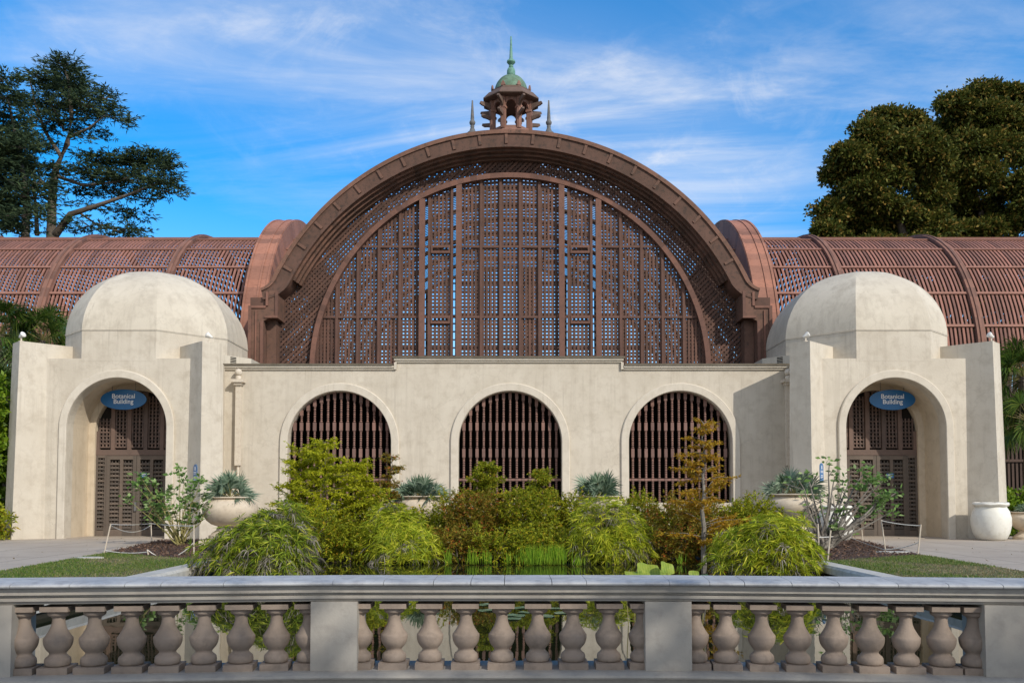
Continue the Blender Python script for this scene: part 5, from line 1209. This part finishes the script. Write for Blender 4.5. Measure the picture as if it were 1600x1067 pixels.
# big trees behind the building
def limb_tube(mb, pts, r0, r1):
    r0 *= .62; r1 *= .62; mb.tube(pts, [r0+(r1-r0)*i/(len(pts)-1) for i in range(len(pts))], 8)
def cedar(basepx, Y, limbs, pads, label, seed, n_per=110, trunk=0.55):
    p = at(basepx, 700, Y); loc = (p.x, Y, 0.0); o = thing('cedar_tree', loc, label, 'tree', 'old cedars behind the left wing'); rs_ = np.random.RandomState(seed); mb = MB()
    for k, (pts, r0, r1) in enumerate(limbs):
        q = [at(a, b_, Y+dy_) for a, b_, dy_ in pts]
        if k == 0: q = [Vector((p.x, Y, 0))] + q
        limb_tube(mb, q, r0, r1)
    lv = Leaves(seed); tw_ = mb
    for px, py, rx, ry, dens in pads:
        kk = (Y+35)/F; c = np.array(at(px, py, Y+rs_.uniform(-2.5,2.5))); m_ = int(.95*n_per*dens*(rx*ry)/400)+5; ry *= .75
        P = c + unit(rs_, m_)*np.array([rx*kk, rx*kk*.9, ry*kk])*rs_.uniform(.1,1.05,m_)[:,None]**.6
        out = P - c; out[:,2] *= .2; out += rs_.normal(size=(m_,3))*np.array([1,1,.12])*rx*kk*.6; out[:,2] += .05
        for k in range(11): lv.add(P + out/np.linalg.norm(out,axis=1,keepdims=True)*rs_.uniform(0,.9,(m_,1)), out/np.linalg.norm(out,axis=1,keepdims=True) + rs_.normal(size=(m_,3))*np.array([.7,.7,.35]), rs_.uniform(.22,.52,m_), rs_.uniform(.055,.10,m_), .05)
        for k in range(max(1, m_//9)): tw_.tube([Vector(c - np.array([0,0,ry*kk*.3])), Vector(P[k])], [.04,.012], 4, cap=False)
    lv.build('crown', MAT['cedar'], o, loc); mb.build('trunk', MAT['bark'], o, loc, smooth=60)
cedar(80, 27, [([(80,368,0),(82,300,0),(88,262,0),(105,225,0),(112,185,-.5),(108,130,0),(98,95,0)],.62,.08), ([(96,245,0),(70,205,1),(55,160,1),(45,120,1)],.25,.06), ([(88,275,0),(130,290,-1),(180,285,-1),(235,265,-1)],.22,.06), ([(86,368,-1),(110,335,-1.5),(150,322,-2),(200,305,-2),(250,285,-2)],.42,.08), ([(108,215,0),(140,200,-1),(165,180,-1)],.2,.06), ([(85,300,0),(50,270,1),(15,255,1)],.2,.06), ([(120,330,-1),(150,350,-1),(200,358,-1)],.14,.04), ([(100,205,0),(90,180,0),(70,150,0)],.15,.04)],
      [(98,100,20,12,1.2),(108,118,30,14,1.1),(88,132,34,14,1.1),(120,142,38,14,1.1),(60,120,20,10,.8),(140,165,42,13,1.0),(95,165,42,14,1.0),(165,152,16,10,.8),(175,184,30,8,.8),(148,205,22,9,.7),(70,190,36,14,.8),(110,190,30,9,.6),(130,215,14,6,.5),(60,225,30,12,.7),
       (40,160,26,14,.9),(150,250,34,9,1.0),(185,252,38,10,1.1),(225,250,36,13,1.1),(255,262,22,12,1.0),(240,244,26,9,1.0),(150,275,38,11,1.0),(200,280,44,12,1.1),(250,285,28,12,1.0),(265,300,16,10,.7),(175,300,36,9,.8),(225,308,26,8,.7),(125,262,22,8,.8),(120,300,20,8,.6),(180,330,30,7,.7),(215,340,20,6,.6),(140,352,40,8,.7),(190,360,36,7,.8),(212,362,24,5,.6),(100,355,20,7,.5),(118,318,12,5,.4),(30,205,22,12,.8)], 'spreading cedar with a bare forked trunk, the one nearer the great arch', 121)
cedar(8, 23, [([(40,368,0),(42,320,0),(38,280,0),(25,220,0),(12,150,0)],.5,.1), ([(58,368,0),(56,320,0),(50,290,0)],.25,.12), ([(40,300,0),(10,280,0),(-20,270,0)],.2,.06)],
      [(6,125,18,12,1.0),(8,150,24,14,1.0),(0,185,30,16,1.1),(12,215,34,16,1.1),(35,230,30,12,1.0),(8,250,40,16,1.2),(45,262,36,13,1.1),(60,285,26,10,.9),(10,285,44,16,1.2),(45,305,36,13,1.0),(5,320,36,15,1.2),(30,335,34,10,.9),(0,350,30,12,1.0),(62,322,16,8,.6),(28,358,26,7,.7),(-25,240,40,40,1.2),(-30,320,40,35,1.2)], 'dense dark cedar at the left picture edge behind the wing', 122)
def fig(basepx, Y, limbs, lobes, label, seed, dens=1.0):
    p = at(basepx, 700, Y); loc = (p.x, Y, 0.0); o = thing('fig_tree', loc, label, 'tree', 'broad fig trees behind the right wing'); rs_ = np.random.RandomState(seed); mb = MB()
    for k, (pts, r0, r1) in enumerate(limbs):
        q = [at(a, b_, Y+dy_) for a, b_, dy_ in pts]
        if k == 0: q = [Vector((p.x, Y, 0))] + q
        limb_tube(mb, q, r0, r1)
    mb.build('trunk', MAT['bark'], o, loc, smooth=60); lv = Leaves(seed); kk = (Y+35)/F
    for px, py, rx, ry in lobes:
        c = np.array(at(px, py+10, Y+rs_.uniform(-2.5,2.5))); rad = np.array([rx*kk, rx*kk*.85, ry*kk])*.86
        nc = int(dens*rx*ry/15)+8; d = unit(rs_, nc); d[:,2] = np.where(d[:,2] < -.35, -d[:,2], d[:,2]); cc = c + d*rad*rs_.uniform(.5,1.12,nc)[:,None]
        for q_ in range(nc):             # leaf clumps, each a small cap open below
            m_ = rs_.randint(70,130); u = unit(rs_, m_); u[:,2] = np.where(rs_.rand(m_) < .75, np.abs(u[:,2]), u[:,2]); r_ = rs_.uniform(.4,.85)
            P = cc[q_] + u*np.array([r_*1.05, r_*1.05, r_*.95])*rs_.uniform(.55,1.05,(m_,1)); D = u*.5 + d[q_]*.3 + rs_.normal(size=(m_,3))*.55
            lv.add(P, D, rs_.uniform(.20,.34,m_), rs_.uniform(.11,.18,m_), .1)
    lv.build('crown', MAT['fig'], o, loc)
fig(1400, 24, [([(1412,366,0),(1400,330,0),(1390,290,0)],.6,.2), ([(1400,345,0),(1425,320,0),(1440,300,0)],.3,.1), ([(1400,335,0),(1350,310,0),(1330,305,0)],.3,.1), ([(1405,350,0),(1430,335,0),(1462,328,0)],.2,.08)],
    [(1385,188,32,24),(1360,205,26,22),(1415,195,36,22),(1330,245,32,22),(1312,275,26,26),(1355,250,40,26),(1400,235,40,28),(1440,225,36,26),(1320,315,30,20),(1298,335,22,22),(1345,340,40,22),(1310,355,34,16),(1375,315,36,20),(1380,275,36,22),(1430,275,36,26),(1460,245,30,26),(1448,345,28,24),(1385,355,22,14),(1350,290,30,16),(1455,305,30,24),(1400,330,34,22),(1420,355,34,16),(1340,362,40,12),(1465,360,30,16),(1290,358,18,14),(1300,400,40,36),(1370,400,44,36),(1440,400,44,36),(1330,465,46,36),(1410,465,46,36),(1290,520,40,30),(1360,530,46,30),(1440,530,46,30)], 'broad dark fig tree behind the right wing, the one nearer the great arch', 131)
fig(1560, 27, [([(1585,366,0),(1586,320,0),(1584,290,0),(1570,276,0)],.55,.16), ([(1584,300,0),(1592,282,0),(1600,262,0)],.2,.1), ([(1540,366,0),(1530,320,0),(1520,280,0)],.4,.15)],
    [(1535,148,34,22),(1570,150,34,22),(1600,155,32,26),(1490,165,26,22),(1505,190,36,26),(1550,185,40,28),(1595,195,34,30),(1480,210,34,28),(1520,230,42,28),(1565,230,34,24),(1490,260,38,28),(1525,275,36,26),(1475,300,34,28),(1510,320,38,28),(1545,340,26,24),(1490,350,38,18),(1535,355,30,14),(1600,245,24,20),(1610,335,30,36),(1600,290,26,26),(1640,220,40,60),(1640,330,40,40),(1562,300,14,16),(1560,355,34,16),(1500,362,40,14),(1590,345,20,26),(1510,405,44,36),(1580,405,44,36),(1650,405,44,36),(1490,465,46,36),(1560,465,46,36),(1630,465,46,36),(1520,530,46,30),(1600,530,46,30)], 'broad dark fig tree at the right picture edge behind the wing', 132)

# shade trees behind the photographer's right shoulder: they shade the bridge
def shade_tree(loc, hgt, lobes, label, seed):
    o = thing('shade_tree', loc, label, 'tree', 'shade trees by the bridge'); rs_ = np.random.RandomState(seed); mb = MB(); L0 = Vector(loc)
    mb.tube([L0, L0+Vector((.1,.1,hgt*.35)), L0+Vector((0,.2,hgt*.7))], [.35,.26,.16], 10)
    lv = Leaves(seed)
    for off, rad in lobes:
        c = np.array(loc)+np.array(off); mb.tube([L0+Vector((0,0,hgt*.45)), (L0+Vector((0,0,hgt*.55))).lerp(Vector(c), .6), Vector(c)], [.16,.1,.04], 6)
        n = int(900*rad[0]*rad[1]*rad[2]**.3/3); d = unit(rs_, n); P = c + d*np.array(rad)*rs_.uniform(.2,1,n)[:,None]**.5
        for k in range(4): lv.add(P+rs_.normal(size=(n,3))*.15, rs_.normal(size=(n,3)), rs_.uniform(.16,.30,n), rs_.uniform(.09,.15,n))
    mb.build('trunk', MAT['bark'], o, loc); lv.build('crown', MAT['fig'], o, loc)
# crown centre for a shadow falling at (x, -30.6) lies along the sun direction
def towards_sun(x, y, z, t): return Vector((x,y,z)) + SUN*t
for i, x in enumerate((-4.5, -1.4, 1.7, 4.8, 8.0)):
    c = towards_sun(x, -31.3, .6, 14.5 + (i%2)*1.2); h = c.z
    shade_tree((c.x, c.y, 0), h, [((0,0,h),(2.1,2.0,1.3)),((1.4,-1.2,h-.3),(1.7,1.6,1.2)),((-1.5,-.9,h-.2),(1.8,1.6,1.2)),((.2,-2.2,h+.5),(1.9,1.9,1.2))], 'leafy shade tree standing beside the bridge behind the viewpoint', 141+i)
